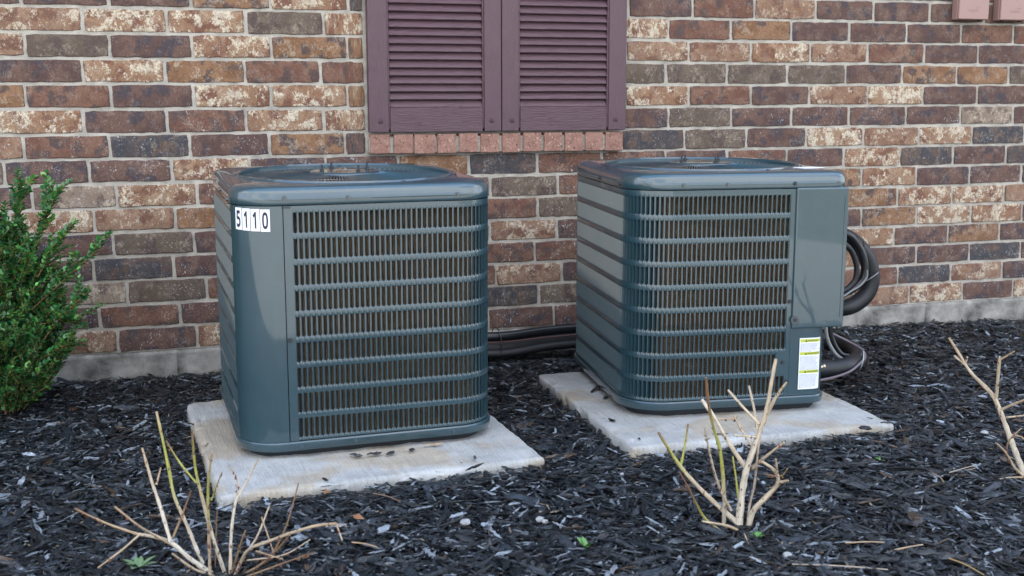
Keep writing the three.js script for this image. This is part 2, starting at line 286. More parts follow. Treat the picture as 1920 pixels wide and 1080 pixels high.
  for (let j = 0; j < fy; j++) for (let i = 0; i < fx; i++) { const a = j * (fx + 1) + i; fg.q(a, a + 1, a + fx + 2, a + fx + 1); }
  const fnd = part('foundation', fg.geo(), concreteMat, house);
  part('foundation_core', new THREE.BoxGeometry(XB - XA, 0.35, 0.2).translate((XA + XB) / 2, Y0 - 0.185, -0.115), concreteMat, fnd);

  // rowlock sill of twelve reddish bricks
  const sillCells = [], sb = rng(55);
  const sillTex = tex(512, 256, (x, y) => { const a = fbm(x / 22, y / 22, 4), f = vn(x / 1.8, y / 1.8), pit = sstep(0.74, 0.82, fbm(x / 5 + 40, y / 7, 2)), lt = sstep(0.7, 0.8, fbm(x / 7, y / 7 + 90, 3)); let q = mix3([0.20, 0.095, 0.072], [0.31, 0.175, 0.135], a); q = mix3(q, [0.045, 0.028, 0.024], pit * 0.8); q = mix3(q, [0.50, 0.40, 0.32], lt * 0.75); const g = 0.85 + 0.3 * f; return q.map(v => v * g); }, { srgb: true });
  const sillBump = tex(512, 256, (x, y) => 0.6 + 0.25 * vn(x / 2, y / 2) - 0.6 * sstep(0.74, 0.82, fbm(x / 5 + 40, y / 7, 2)));
  const sillMat = std({ map: sillTex, bumpMap: sillBump, bumpScale: 0.003, roughness: 0.9 });
  const x0 = 0.676, x1 = 1.630, n = 12, sg = new RoundedBoxGeometry(x1 - x0 - 0.004, 0.058, 0.10, 1, 0.004); sg.translate((x0 + x1) / 2, 0.7845, -0.028);
  const sill = part('window_sill', sg, mortarMat, house); sill.userData.label = 'sill of twelve upright pinkish red bricks';
  for (let i = 0; i < n; i++) {
    const w = (x1 - x0) / n, g = new RoundedBoxGeometry(w - (i === 2 ? 0.003 : 0.0105), 0.067 + sb() * 0.002, 0.11, 1, 0.0032), uv = g.attributes.uv, p = g.attributes.position, ou = sb(), ov = sb();
    for (let k = 0; k < p.count; k++) uv.setXY(k, ou + p.getX(k) / 0.36, ov + (p.getY(k) + p.getZ(k)) / 0.18);
    g.translate(x0 + w * (i + 0.5) + (i === 1 ? 0.003 : 0), 0.788 + (sb() - 0.5) * 0.003, -0.024 + (sb() - 0.5) * 0.003);
    part('brick', g, sillMat, sill);
  }
  // eave and roof above the picture
  const wallTop = Y0 + ROWS * H;
  const roofShape = new THREE.Shape([[0.42, wallTop + 0.02], [0.42, wallTop + 0.16], [-4.6, wallTop + 2.3], [-9.6, wallTop + 0.16], [-9.6, wallTop + 0.02]].map(a => new THREE.Vector2(...a)));
  const rg = new THREE.ExtrudeGeometry(roofShape, { depth: XB - XA + 0.8, bevelEnabled: false }); rg.rotateY(-Math.PI / 2); rg.translate(XB + 0.4, 0, 0);
  part('roof', rg, std({ color: lin(0.09, 0.085, 0.08), roughness: 0.95 }), house);
  const sideW = [XA + 0.1, XB - 0.1].map(x => new THREE.BoxGeometry(0.2, wallTop, 8.8).translate(x, wallTop / 2, -4.6));
  part('end_wall', sideW[0], mortarMat, house); part('end_wall', sideW[1], mortarMat, house);
}

// ---------------------------------------------------------------- shutters
{
  const wood = (dir) => tex(512, 512, (x, y) => { const u = dir ? y : x, v = dir ? x : y, wv = fbm(u / 60, v / 200, 3) * 6; return 0.55 * vn(u / 2.6 + wv, v / 70) + 0.3 * vn(u / 1.3 + wv, v / 30) + 0.15 * vn(x, y); });
  const col = lin(0.086, 0.046, 0.058), up = wood(0), ac = wood(1);
  const fade = tex(512, 512, (x, y) => { const v = 0.86 + 0.22 * fbm(x / 90, y / 90, 5) + 0.05 * vn(x / 2, y / 2); return [v, v, v]; }, { srgb: true });
  const mU = std({ color: col, map: fade, roughness: 0.55, bumpMap: up, bumpScale: 0.002 }), mA = std({ color: col, map: fade, roughness: 0.55, bumpMap: ac, bumpScale: 0.002 });
  const uvm = (g) => { const p = g.attributes.position, uv = g.attributes.uv, b = (p.getX(0) * 7.31 + p.getY(0) * 3.7) % 1; for (let i = 0; i < p.count; i++) uv.setXY(i, p.getX(i) / 0.25 + b, (p.getY(i) + p.getZ(i)) / 0.25 + b); return g; };
  const made = (x0, x1, so, si, label) => {                 // so / si: widths of the two stiles
    const y0 = 0.829, y1 = 1.93, t = thing('window_shutter', label, 'shutter', [(x0 + x1) / 2, y0, 0.004], 'plum louvred shutters over the window'), w = x1 - x0, h = y1 - y0;
    for (const [sx, sw] of [[-w / 2 + so / 2, so], [w / 2 - si / 2, si]]) {
      const st = part('stile', uvm(box(sw, h, 0.034, sx, h / 2, 0.017, 0.003)), mU, t);
      const dirn = sx < 0 ? 1 : -1; part('bead', uvm(box(0.006, h - 0.02, 0.028, sx + dirn * (sw / 2 + 0.003), h / 2, 0.014, 0.0015)), mU, st);
      for (const yy of [0.038, h - 0.038]) { const s = new THREE.SphereGeometry(0.0085, 14, 8, 0, Math.PI * 2, 0, Math.PI / 2); s.rotateX(Math.PI / 2); s.scale(1, 1, 0.55); s.translate(sx + dirn * sw * 0.08, yy, 0.0338); part('screw_cap', s, mU, st); }
    }
    const a = -w / 2 + so + 0.0062, b = w / 2 - si - 0.0062;
    for (const yy of [0.0425, h - 0.0425]) part('rail', uvm(box(b - a - 0.0006, 0.085, 0.031, (a + b) / 2, yy, 0.0155, 0.002)), mA, t);
    part('backing', box(b - a - 0.001, h - 0.17, 0.004, (a + b) / 2, h / 2, 0.002, 0.0005), mA, t);
    const n = Math.floor((h - 0.172) / 0.0272), pitch = (h - 0.171) / n;
    for (let i = 0; i < n; i++) {                          // slats lean outward at the foot
      const g = box(b - a - 0.001, 0.034, 0.0055, 0, 0, 0, 0.0015); g.rotateX(-0.62); g.translate((a + b) / 2, 0.0855 + pitch * (i + 0.5), 0.0165); part('slat', uvm(g), mA, t);
    }
    return t;
  };
  made(0.678, 1.1535, 0.068, 0.062, 'plum louvred shutter whose stile overlooks the brick beside the unit numbered 5110');
  made(1.1565, 1.631, 0.062, 0.068, 'plum louvred shutter with a small chip low on its bottom rail');
}

// ---------------------------------------------------------------- utility boxes on the wall
{
  const m = std({ color: lin(0.30, 0.185, 0.165), roughness: 0.55, bumpMap: grain, bumpScale: 0.0004 });
  const make = (x0, d, label) => {
    const t = thing('utility_box', label, 'utility box', [x0 + 0.071, 1.251, 0.001], 'pinkish brown utility boxes on the brick'), w = 0.142, h = 0.27;
    part('housing', box(w, h, d - 0.012, 0, h / 2, (d - 0.012) / 2, 0.004), m, t);
    const c = part('cover', box(w - 0.001, h - 0.002, 0.0115, 0, h / 2, d - 0.0055, 0.004), m, t);
    const e = (pts, r) => tube(pts.map(([x, y]) => V(x, y, d + 0.0002)), r, 20, 6);
    part('emblem', mergeGeometries([e([[-0.028, 0.0365], [-0.012, 0.031], [0.006, 0.031], [0.022, 0.034]], 0.0011), e([[-0.02, 0.038], [-0.008, 0.0415], [0.004, 0.0425]], 0.0009), e([[0.004, 0.0425], [0.012, 0.044], [0.012, 0.049], [0.02, 0.0475], [0.03, 0.051]], 0.0011), e([[-0.012, 0.0355], [0.018, 0.037]], 0.0013)]), m, c);
    for (const sx of [-0.042, 0.045]) part('foot', box(0.012, 0.005, 0.012, sx, -0.002, d * 0.5, 0.001), rubber, t);
    return t;
  };
  make(3.046, 0.046, 'pinkish brown utility box with embossed emblem, standing closer to the shutters'); make(3.241, 0.050, 'pinkish brown utility box with embossed emblem, standing farther from the shutters');
}

// ---------------------------------------------------------------- concrete slabs
function slab(cx, cz, w, d, rot, y, tilt, label, rollz = 0) {
  const h = 0.085, g = new THREE.BoxGeometry(w, h, d, 110, 12, 110), p = g.attributes.position, uv = g.attributes.uv, r = 0.013;
  for (let i = 0; i < p.count; i++) {
    let x = p.getX(i), yy = p.getY(i), z = p.getZ(i);
    const q = V(clamp(x, -w / 2 + r, w / 2 - r), clamp(yy, -h / 2 + r, h / 2 - r), clamp(z, -d / 2 + r, d / 2 - r)), dv = V(x, yy, z).sub(q);
    const edge = dv.length() > 1e-6 ? dv.normalize() : V(0, 0, 0), nz = fbm(x * 26 + cx * 9, z * 26 + yy * 50, 4) - 0.5;
    const chip = -0.006 * sstep(0.66, 0.78, fbm(x * 30 + 7, z * 30 + yy * 30, 3)) * (Math.min(w / 2 - Math.abs(x), d / 2 - Math.abs(z)) < 0.03 ? 1 : 0);
    q.addScaledVector(edge, r + nz * 0.006 + chip); p.setXYZ(i, q.x, q.y + 0.003 * (fbm(x * 4, z * 4 + 5, 2) - 0.5), q.z);
    uv.setXY(i, 0.5 + (cx > 1 ? -q.x : q.x), 0.5 + (q.z - q.y));
  }
  g.translate(0, -h / 2, 0); g.computeVertexNormals();
  const m = part(numbered('concrete_slab'), g, padMat, scene); m.position.set(cx, y, cz); m.rotation.order = 'YXZ'; m.rotation.set(tilt, -rot, rollz);
  tag(m, label, 'slab', 'concrete slabs under the units'); padAt.push({ cx, cz, w, d, rot, y, tilt, rollz }); return m;
}
const S1 = slab(0.456, 0.945, 0.818, 0.845, -0.068, 0.045, 0.016, 'pale concrete slab under the unit numbered 5110');
const S2 = slab(1.527, 0.925, 0.795, 0.835, 0.008, 0.045, 0.006, 'pale concrete slab under the unit with the warning label');

// ---------------------------------------------------------------- condenser units
function pathOf(W0, W1, D, rr) {                           // outline from x=-W0..W1, z=+-D/2; rr radii: front-right, back-right, back-left, front-left; s runs from the front middle to the right
  const [rfr, rbr, rbl, rfl] = rr, A = Math.PI / 2, segs = [];
  const line = (x0, z0, x1, z1, nx, nz) => segs.push({ l: Math.hypot(x1 - x0, z1 - z0), f: t => [mix(x0, x1, t), mix(z0, z1, t), nx, nz] });
  const arc = (cx, cz, r, a0) => segs.push({ l: r * A, f: t => { const a = a0 - A * t; return [cx + r * Math.cos(a), cz + r * Math.sin(a), Math.cos(a), Math.sin(a)]; } });
  line(0, D / 2, W1 - rfr, D / 2, 0, 1); arc(W1 - rfr, D / 2 - rfr, rfr, A); line(W1, D / 2 - rfr, W1, -D / 2 + rbr, 1, 0); arc(W1 - rbr, -D / 2 + rbr, rbr, 0);
  line(W1 - rbr, -D / 2, -W0 + rbl, -D / 2, 0, -1); arc(-W0 + rbl, -D / 2 + rbl, rbl, -A); line(-W0, -D / 2 + rbl, -W0, D / 2 - rfl, -1, 0); arc(-W0 + rfl, D / 2 - rfl, rfl, Math.PI); line(-W0 + rfl, D / 2, 0, D / 2, 0, 1);
  const T = segs.reduce((a, s) => a + s.l, 0);
  const at = (s, off = 0) => { s = ((s % T) + T) % T; for (const g of segs) { if (s <= g.l + 1e-9) { const [x, z, nx, nz] = g.f(g.l ? s / g.l : 0); return [x + nx * off, z + nz * off, nx, nz]; } s -= g.l; } return [0, D / 2 + off, 0, 1]; };
  return { T, at };
}
function sheet(P, s0, s1, y0, y1, off, depth = 0.004, ds = 0.012, lip = true) {   // bent panel with returned edges
  const g = new GB(), n = Math.max(1, Math.ceil((s1 - s0) / ds));
  for (let i = 0; i <= n; i++) { const s = mix(s0, s1, i / n), [x, z, nx, nz] = P.at(s, off); g.v(x, y0, z, s, y0, [nx, 0, nz]); g.v(x, y1, z, s, y1, [nx, 0, nz]); }
  for (let i = 0; i < n; i++) g.q(2 * i, 2 * i + 2, 2 * i + 3, 2 * i + 1);
  if (lip) {
    for (const [y, sy] of [[y0, -1], [y1, 1]]) for (let i = 0; i < n; i++) { const a = [mix(s0, s1, i / n), mix(s0, s1, (i + 1) / n)].flatMap(s => [P.at(s, off), P.at(s, off - depth)]).map(([x, z]) => g.v(x, y, z, 0, 0, [0, sy, 0])); g.q(a[0], a[2], a[3], a[1]); }
    for (const s of [s0, s1]) { const [x, z, nx, nz] = P.at(s, off), [x2, z2] = P.at(s, off - depth), e = s === s0 ? -1 : 1, n3 = [nz * e, 0, -nx * e]; const a = [[x, y0, z], [x, y1, z], [x2, y1, z2], [x2, y0, z2]].map(c => g.v(...c, 0, 0, n3)); g.q(...a); }
  }
  return g.geo();
}
function louverRow(P, slots, pitch, yc, cellH, slotH, off) {  // one course of stamped slots, each with its flap bent inward
  const g = new GB(), w = 0.0046, hp = pitch / 2, hh = slotH / 2, ch = cellH / 2, r = 0.0042;
  const hole = []; const corner = (cx, cy, a0) => { for (let k = 0; k < 4; k++) { const a = a0 + k / 3 * Math.PI / 2; hole.push([cx + r * Math.cos(a), cy + r * Math.sin(a)]); } };
  corner(w - r, hh - r, 0); corner(-w + r, hh - r, Math.PI / 2); corner(-w + r, -hh + r, Math.PI); corner(w - r, -hh + r, Math.PI * 1.5);
  const outer = hole.map(([a, b], i) => { const k = i % 4, sx = a > 0 ? 1 : -1, sy = b > 0 ? 1 : -1, c = Math.floor(i / 4) % 2 === 0; return (c ? k === 0 : k === 3) ? [sx * hp, sy * (hh - r)] : (c ? k === 3 : k === 0) ? [sx * (w - r) , sy * ch] : [sx * hp, sy * ch]; });
  const inset = y => -0.0030 * (1 - sstep(hh - 0.0040, hh - 0.0002, Math.abs(y - yc)));        // bars lie behind the bands
  const put = (s, y, o, n = null) => { const [x, z, nx, nz] = P.at(s, off + o + inset(y)); if (!n) { const a = Math.abs(y - yc), k = a > hh - 0.003 && a < hh - 0.0005 ? 0.3 * Math.sign(yc - y) : 0, l = Math.hypot(1, k); n = [nx / l, k / l, nz / l]; } return g.v(x, y, z, s, y, n); };
  for (const sc of slots) {
    const A = hole.map(([a, b]) => put(sc + a, yc + b, 0)), B = outer.map(([a, b]) => put(sc + a, yc + b, 0)), N = hole.length;
    for (let i = 0; i < N; i++) { const j = (i + 1) % N; g.q(A[i], B[i], B[j], A[j]); }
    for (let i = 0; i < N; i++) {                          // rolled edge
      const j = (i + 1) % N, [a, b] = hole[i], [c, d] = hole[j], [, , nx, nz] = P.at(sc, 0), ny = -(d - b > 0 ? 0 : 0), e = Math.hypot(c - a, d - b) || 1, ts = (d - b) / e, ty = -(c - a) / e, n = [-nz * ts, -ty, nx * ts];
      g.q(put(sc + a, yc + b, 0, n), put(sc + c, yc + d, 0, n), put(sc + c, yc + d, -0.0022, n), put(sc + a, yc + b, -0.0022, n));
    }
    const fl = [[-w, 0], [-w + 0.0008, -0.0032], [-w + 0.0030, -0.0085], [-w + 0.0068, -0.0165]], c = fl.map(([a, o]) => [a, o]);
    const ids = c.map(([a, o], k) => { const [, , nx, nz] = P.at(sc, 0), d = k < 3 ? [c[k + 1][0] - a, c[k + 1][1] - o] : [a - c[k - 1][0], o - c[k - 1][1]], e = Math.hypot(...d), ns = -d[1] / e, no = d[0] / e, n = [nz * ns + nx * no, 0, -nx * ns + nz * no]; return [put(sc + a, yc - hh + 0.001, o, n), put(sc + a, yc + hh - 0.001, o, n)]; });
    for (let k = 0; k < 3; k++) g.q(ids[k][0], ids[k + 1][0], ids[k + 1][1], ids[k][1]);
  }
  return g.geo();
}
function loop(P, rings, n = 180) {                          // rings of [offset, y] swept round the outline
  const g = new GB();
  rings.forEach(([o, y], k) => { for (let i = 0; i <= n; i++) { const s = P.T * i / n, [x, z] = P.at(s, o); g.v(x, y, z, s, y - o); } });
  for (let k = 0; k + 1 < rings.length; k++) for (let i = 0; i < n; i++) { const a = k * (n + 1) + i; g.q(a, a + 1, a + n + 2, a + n + 1); }
  return toCreasedNormals(g.geo(), 0.6);
}
function screwAt(P, s, y, off, parent, name = 'screw', mat = screwMat) {
  const g = new THREE.CylinderGeometry(0.0036, 0.0042, 0.004, 6), wsh = new THREE.CylinderGeometry(0.0062, 0.0064, 0.0014, 14); g.translate(0, 0.002, 0); const m = mergeGeometries([g, wsh]); m.rotateX(Math.PI / 2);
  const [x, z, nx, nz] = P.at(s, off), o = part(name, m, mat, parent); o.position.set(x, y, z); o.rotation.y = Math.atan2(nx, nz); return o;
}
function coilRings(y0, y1, o) { const r = [], p = 0.0046; for (let y = y0; y < y1; y += p) r.push([o, y], [o, y + p * 0.62], [o - 0.005, y + p * 0.66], [o - 0.005, y + p * 0.97]); return r; }   // tubes and fins in courses
const YS = 0.648, CELL = 0.0655, SLOT = 0.0515, ROW0 = 0.0485, PITCH_S = 0.0137;
function fanTop(P, u, W0, W1, D, paintM) {
  const cx = (W1 - W0) / 2 - (W0 > W1 ? 0.0 : 0), N = 200, g = new GB(), R = 0.292;
  const ringsR = [[0, YS + 0.0015], [0.0012, YS + 0.004], [0.0012, YS + 0.022], [-0.0005, YS + 0.030], [-0.005, YS + 0.0375], [-0.012, YS + 0.043], [-0.021, YS + 0.0465]];
  const rings = [];
  for (const [o, y] of ringsR) rings.push([...Array(N + 1).keys()].map(i => { const [x, z] = P.at(P.T * i / N, o); return [x, y, z]; }));
  for (const [r, y] of [[R + 0.012, YS + 0.0485], [R + 0.009, YS + 0.0525], [R + 0.001, YS + 0.053], [R - 0.003, YS + 0.0485], [R - 0.003, YS + 0.02]]) rings.push([...Array(N + 1).keys()].map(i => { const [x, z] = P.at(P.T * i / N, 0), a = Math.atan2(x - cx, z); return [cx + Math.sin(a) * r, y, Math.cos(a) * r]; }));
  rings.forEach(rg => rg.forEach(([x, y, z]) => g.v(x, y, z, x, z + y)));
  for (let k = 0; k + 1 < rings.length; k++) for (let i = 0; i < N; i++) { const a = k * (N + 1) + i; g.q(a, a + 1, a + N + 2, a + N + 1); }
  const cap = part('top_cap', toCreasedNormals(g.geo(), 0.7), paintM, u);
  // spiral vane grille
  const nv = 112, vg = new GB(), yv = (r) => YS + 0.036 + 0.013 * (1 - sstep(0.08, 0.24, r));
  for (let k = 0; k < nv; k++) {
    const a0 = k / nv * Math.PI * 2, m = 8; let prev = null;
    for (let i = 0; i <= m; i++) {
      const r = mix(0.088, R - 0.002, i / m), a = a0 + 0.16 * (i / m), x = Math.sin(a), z = Math.cos(a), tw = 0.0060 * r / R, up = 0.0016 + 0.0035 * sstep(0.86, 1, i / m);
      const c = [vg.v(cx + x * r + z * tw, yv(r) + up - 0.0025 * r / R, z * r - x * tw, r, 0), vg.v(cx + x * r + z * tw * 0.2, yv(r) + up + 0.0012, z * r - x * tw * 0.2, r, 0.005), vg.v(cx + x * r - z * tw, yv(r) - 0.0058 * r / R, z * r + x * tw, r, 0.01)];
      if (prev) { vg.q(prev[0], c[0], c[1], prev[1]); vg.q(prev[1], c[1], c[2], prev[2]); } prev = c;
    }
  }
  const gr = part('fan_grille', vg.geo(), paintM, u);
  const hubPts = [[0, 0.056], [0.085, 0.056], [0.094, 0.0545], [0.097, 0.050], [0.097, 0.045]].map(a => new THREE.Vector2(...a)), hub = new THREE.LatheGeometry(hubPts, 64); hub.translate(cx, YS, 0); part('hub_plate', hub, paintM, gr);
  for (let k = 0; k < 4; k++) { const a = 0.35 + k * Math.PI / 2, st = mergeGeometries([new THREE.CylinderGeometry(0.0028, 0.0028, 0.02, 8).translate(0, 0.009, 0), new THREE.CylinderGeometry(0.0062, 0.0062, 0.006, 6).translate(0, 0.003, 0)]); st.translate(cx + Math.sin(a) * 0.072, YS + 0.056, Math.cos(a) * 0.072); part('bolt', st, darkSteel, gr); }
  // fan and motor below the grille
  const motor = new THREE.CylinderGeometry(0.07, 0.07, 0.13, 24).translate(cx, YS - 0.055, 0); part('fan_motor', motor, darkSteel, u);
  for (let k = 0; k < 4; k++) { const b = new THREE.BoxGeometry(0.2, 0.002, 0.12, 6, 1, 6); b.rotateX(0.4); b.translate(0.16, YS - 0.07, 0); b.rotateY(k * Math.PI / 2 + 0.3); b.translate(cx, 0, 0); part('fan_blade', b, darkSteel, u); }
  for (const [s, yy] of [[Math.PI * 0.1, 0], [Math.PI * 0.93, 0]]) { const o = part('screw', new THREE.CylinderGeometry(0.004, 0.005, 0.004, 6), darkSteel, cap); o.position.set(cx + Math.sin(s) * (R + 0.02), YS + 0.049, Math.cos(s) * (R + 0.02)); }
  return cap;
}
function textTex(w, h, draw) { const c = document.createElement('canvas'); c.width = w; c.height = h; const x = c.getContext('2d'); draw(x, w, h); const t = new THREE.CanvasTexture(c); t.colorSpace = THREE.SRGBColorSpace; return t; }
function stickerGeo(P, s0, s1, y0, y1, off, skew = 0) {
  const g = new GB(), n = 10; for (let i = 0; i <= n; i++) { const t = i / n, [x, z, nx, nz] = P.at(mix(s0, s1, t), off); g.v(x, y0 + skew * t, z, t, 0, [nx, 0, nz]); g.v(x, y1 + skew * t, z, t, 1, [nx, 0, nz]); }
  for (let i = 0; i < n; i++) g.q(2 * i, 2 * i + 2, 2 * i + 3, 2 * i + 1); return g.geo();
}
function slotsBetween(a, b) { const n = Math.floor((b - a) / PITCH_S); return [...Array(n).keys()].map(i => a + PITCH_S * (i + 0.5)); }
const place = (u, x, y, z, rot, tx, tz) => { u.position.set(x, y, z); u.rotation.order = 'YXZ'; u.rotation.set(tx, -rot, tz); };

// unit with the house number
{
  const u = thing('air_conditioner', 'slate grey condenser unit with white number stickers 5110 on its corner', 'air conditioner', [0, 0, 0], 'slate grey condenser units on concrete slabs');
  const W = 0.337, D = 0.674, P = pathOf(W, W, D, [0.105, 0.1, 0.1, 0.105]);
  const seam = -0.2185, post = -0.374, endL = post - 0.004, backS = -(P.T / 2 - 0.10);
  const pan = part('base_pan', loop(P, [[-0.03, 0.026], [0.004, 0.023], [0.006, 0.026], [0.006, 0.043], [0.003, 0.046], [-0.008, 0.046]]), paint, u);
  part('base_skirt', loop(P, [[-0.012, 0.03], [-0.020, 0.012], [-0.030, -0.006]]), darkSteel, u);
  part('corner_panel', sheet(P, post + 0.001, seam - 0.0012, 0.047, YS - 0.0005, 0.0014, 0.012), paint, u);
  const front = part('louver_panel', mergeGeometries([sheet(P, seam + 0.0012, seam + 0.0225, 0.047, YS - 0.001, 0.0, 0.012, 0.02), ]), paint, u);
  const fs = slotsBetween(seam + 0.0225, seam + 0.0225 + PITCH_S * 76), ls = slotsBetween(endL - PITCH_S * 37, endL).map(s => s);
  const bandG = (s0, s1, y0, y1) => sheet(P, s0, s1, y0, y1, 0, 0.006, 0.008);
  part('edge_band', bandG(seam + 0.0225, fs[fs.length - 1] + PITCH_S / 2, ROW0 + 9 * CELL, YS - 0.001), paint, front);
  for (let k = 0; k < 9; k++) part('louver_row', louverRow(P, fs, PITCH_S, ROW0 + CELL * (k + 0.5), CELL - 0.0001, SLOT, 0), paint, front);
  const left = part('louver_panel', bandG(ls[0] - PITCH_S / 2, endL, ROW0 + 9 * CELL, YS - 0.001), paint, u);
  for (let k = 0; k < 9; k++) part('louver_row', louverRow(P, ls, PITCH_S, ROW0 + CELL * (k + 0.5), CELL - 0.0001, SLOT, 0), paint, left);
  part('back_panel', sheet(P, fs[fs.length - 1] + PITCH_S / 2 + 0.001, P.T + ls[0] - PITCH_S / 2 - 0.001, 0.047, YS - 0.001, 0, 0.01), paint, u);
  part('coil', loop(P, coilRings(0.04, YS - 0.002, -0.034), 110), coilMat, u);
  fanTop(P, u, W, W, D, paint);
  for (const [s, y] of [[-0.214, 0.667], [-0.058, 0.664], [0.2255, 0.664], [-0.42, 0.655], [-0.62, 0.66]]) screwAt(P, s, y, 0.0012, u);
  for (const [s, y] of [[-0.19, 0.034], [-0.052, 0.034], [0.21, 0.034]]) screwAt(P, s, y, 0.006, u, 'screw', std({ color: lin(0.05, 0.08, 0.095), roughness: 0.3, metalness: 0.2 }));
  screwAt(P, seam + 0.008, 0.31, 0.0005, u, 'screw', darkSteel);
  part('seam_tab', sheet(P, seam - 0.004, seam + 0.018, YS - 0.0062, YS - 0.0032, 0.002, 0.002), darkSteel, u);
  const stick = (ch, s0, s1, sk) => { const t = textTex(128, 264, (x, w, h) => { x.fillStyle = '#d8dae0'; x.fillRect(0, 0, w, h); x.fillStyle = '#14162a'; x.save(); x.translate(w / 2, h * 0.845); x.scale(0.80, 1.30); x.font = '195px sans-serif'; x.textAlign = 'center'; x.lineWidth = 13; x.strokeStyle = '#14162a'; x.strokeText(ch, 0, 0); x.fillText(ch, 0, 0); x.restore(); }); const m = part('number_sticker', stickerGeo(P, s0, s1, 0.5885 + sk, 0.6430 + sk, 0.0024), new THREE.MeshStandardMaterial({ map: t, roughness: 0.5, side: THREE.DoubleSide }), u); m.userData.label = `white sticker with the black digit ${ch}`; };
  const sw = 0.0226; ['5', '1', '1', '0'].forEach((c, i) => stick(c, -0.3455 + i * (sw + 0.0017), -0.3455 + i * (sw + 0.0017) + sw, -0.0008 * i));
  place(u, 0.4705, 0.0455, 0.8148, -0.0395, 0.022, 0);
}
// unit with the electrical box and the warning label
{
  const u = thing('air_conditioner', 'slate grey condenser unit with smooth control box and white warning label', 'air conditioner', [0, 0, 0], 'slate grey condenser units on concrete slabs');
  const W0 = 0.337, W1 = 0.307, D = 0.715, P = pathOf(W0, W1, D, [0.045, 0.08, 0.1, 0.12]), Q = pathOf(W0, 0.262, D, [0.05, 0.08, 0.1, 0.12]);
  const seam = 0.1415;
  part('base_pan', loop(Q, [[-0.03, 0.026], [0.004, 0.023], [0.006, 0.026], [0.006, 0.043], [0.003, 0.046], [-0.01, 0.046]]), paint, u);
  part('base_skirt', loop(Q, [[-0.012, 0.03], [-0.020, 0.012], [-0.030, -0.006]]), darkSteel, u);
  const s0 = seam - 0.013, n = 78, fs = [...Array(n).keys()].map(i => s0 - PITCH_S * (i + 0.5));
  const panel = part('louver_panel', mergeGeometries([sheet(Q, s0, seam, 0.047, YS - 0.001, 0, 0.012, 0.02), sheet(Q, s0 - n * PITCH_S, s0, ROW0 + 9 * CELL, YS - 0.001, 0, 0.006, 0.008)]), paint, u);
  for (let k = 0; k < 9; k++) {
    const cut = k === 1 ? 2 : 0; part('louver_row', louverRow(Q, fs.slice(cut), PITCH_S, ROW0 + CELL * (k + 0.5), CELL - 0.0001, SLOT, 0), paint, panel);
    if (cut) part('blank_plate', sheet(Q, s0 - cut * PITCH_S, s0, ROW0 + CELL * k, ROW0 + CELL * (k + 1) - 0.0001, 0, 0.004), paint, panel);
  }
  part('coil', loop(Q, coilRings(0.04, YS - 0.002, -0.034), 110), coilMat, u);
  part('service_panel', sheet(Q, seam + 0.001, 0.262 - 0.045 + 0.078 + 0.30, 0.047, YS - 0.002, -0.001, 0.01), paint, u);
  const cb = part('control_box', box(0.1575, 0.404, 0.30, 0.1435 + 0.07875, 0.246 + 0.202, D / 2 + 0.006 - 0.15, 0.0045), paint, u);
  { const p = cb.geometry.attributes.position, uv = cb.geometry.attributes.uv; for (let i = 0; i < p.count; i++) uv.setXY(i, p.getX(i) + 0.1 + p.getZ(i) * 0.5, p.getY(i)); }
  part('box_flange', box(0.0016, 0.35, 0.02, 0.301 - 0.012, 0.45, D / 2 + 0.0068 - 0.0095, 0.0004), paint, cb);
  { const k = new THREE.CylinderGeometry(0.0125, 0.0125, 0.004, 24).rotateX(Math.PI / 2).translate(0.151, 0.272, D / 2 + 0.0065); part('knockout', k, screwMat, cb); part('plug', new THREE.CylinderGeometry(0.006, 0.006, 0.005, 16).rotateX(Math.PI / 2).translate(0.151, 0.272, D / 2 + 0.0075), darkSteel, cb); }
  { const k = part('rating_plate', box(0.001, 0.105, 0.16, 0.3016, 0.50, D / 2 - 0.12, 0.0003), std({ color: lin(0.75, 0.76, 0.78), roughness: 0.5 }), cb); }
  fanTop(P, u, W0, W1, D, paint);
  { const g = box(0.075, 0.0012, 0.055, 0, 0, 0, 0.0004); g.rotateY(0.3); g.translate(0.232, YS + 0.0495, 0.235); part('top_sticker', g, std({ color: lin(0.72, 0.75, 0.8), roughness: 0.45 }), u); }
  for (const [s, y] of [[-0.19, 0.662], [-0.062, 0.662], [0.137, 0.662], [-0.40, 0.66], [-0.62, 0.66]]) screwAt(P, s, y, 0.0012, u, 'screw', s > 0 || s < -0.3 ? darkSteel : screwMat);
  for (const [s, y, m] of [[-0.11, 0.034, 0.006], [0.08, 0.034, 0.006], [seam - 0.006, 0.325, 0.0002], [seam - 0.006, 0.09, 0.0002], [seam - 0.02, 0.148, 0.0002]]) screwAt(Q, s, y, m, u, 'screw', m > 0.005 ? screwMat : darkSteel);
  const lab = textTex(256, 600, (x, w, h) => {
    const r = rng(3); x.fillStyle = '#d3d6dd'; x.fillRect(0, 0, w, h);
    const block = (y, word, lines) => { x.fillStyle = '#a9b23c'; x.fillRect(8, y, w - 16, 36); x.fillStyle = '#23281c'; x.beginPath(); x.moveTo(66, y + 31); x.lineTo(80, y + 6); x.lineTo(94, y + 31); x.fill(); x.font = 'bold 25px sans-serif'; x.fillText(word, 100, y + 28, 146); x.fillStyle = '#4a5068'; let yy = y + 50; for (let k = 0; k < lines; k++) { let xx = 12; const end = w - 14 - r() * (k === lines - 1 ? 120 : 45); while (xx < end) { const l = 6 + r() * 20; x.fillRect(xx, yy, Math.min(l, end - xx), 3.4 + r() * 1.6); xx += l + 5; } yy += 12.5; } };
    block(14, 'WARNING', 8); block(164, 'ADVERTENCIA', 13); block(376, 'AVERTISSEMENT', 13);
  });
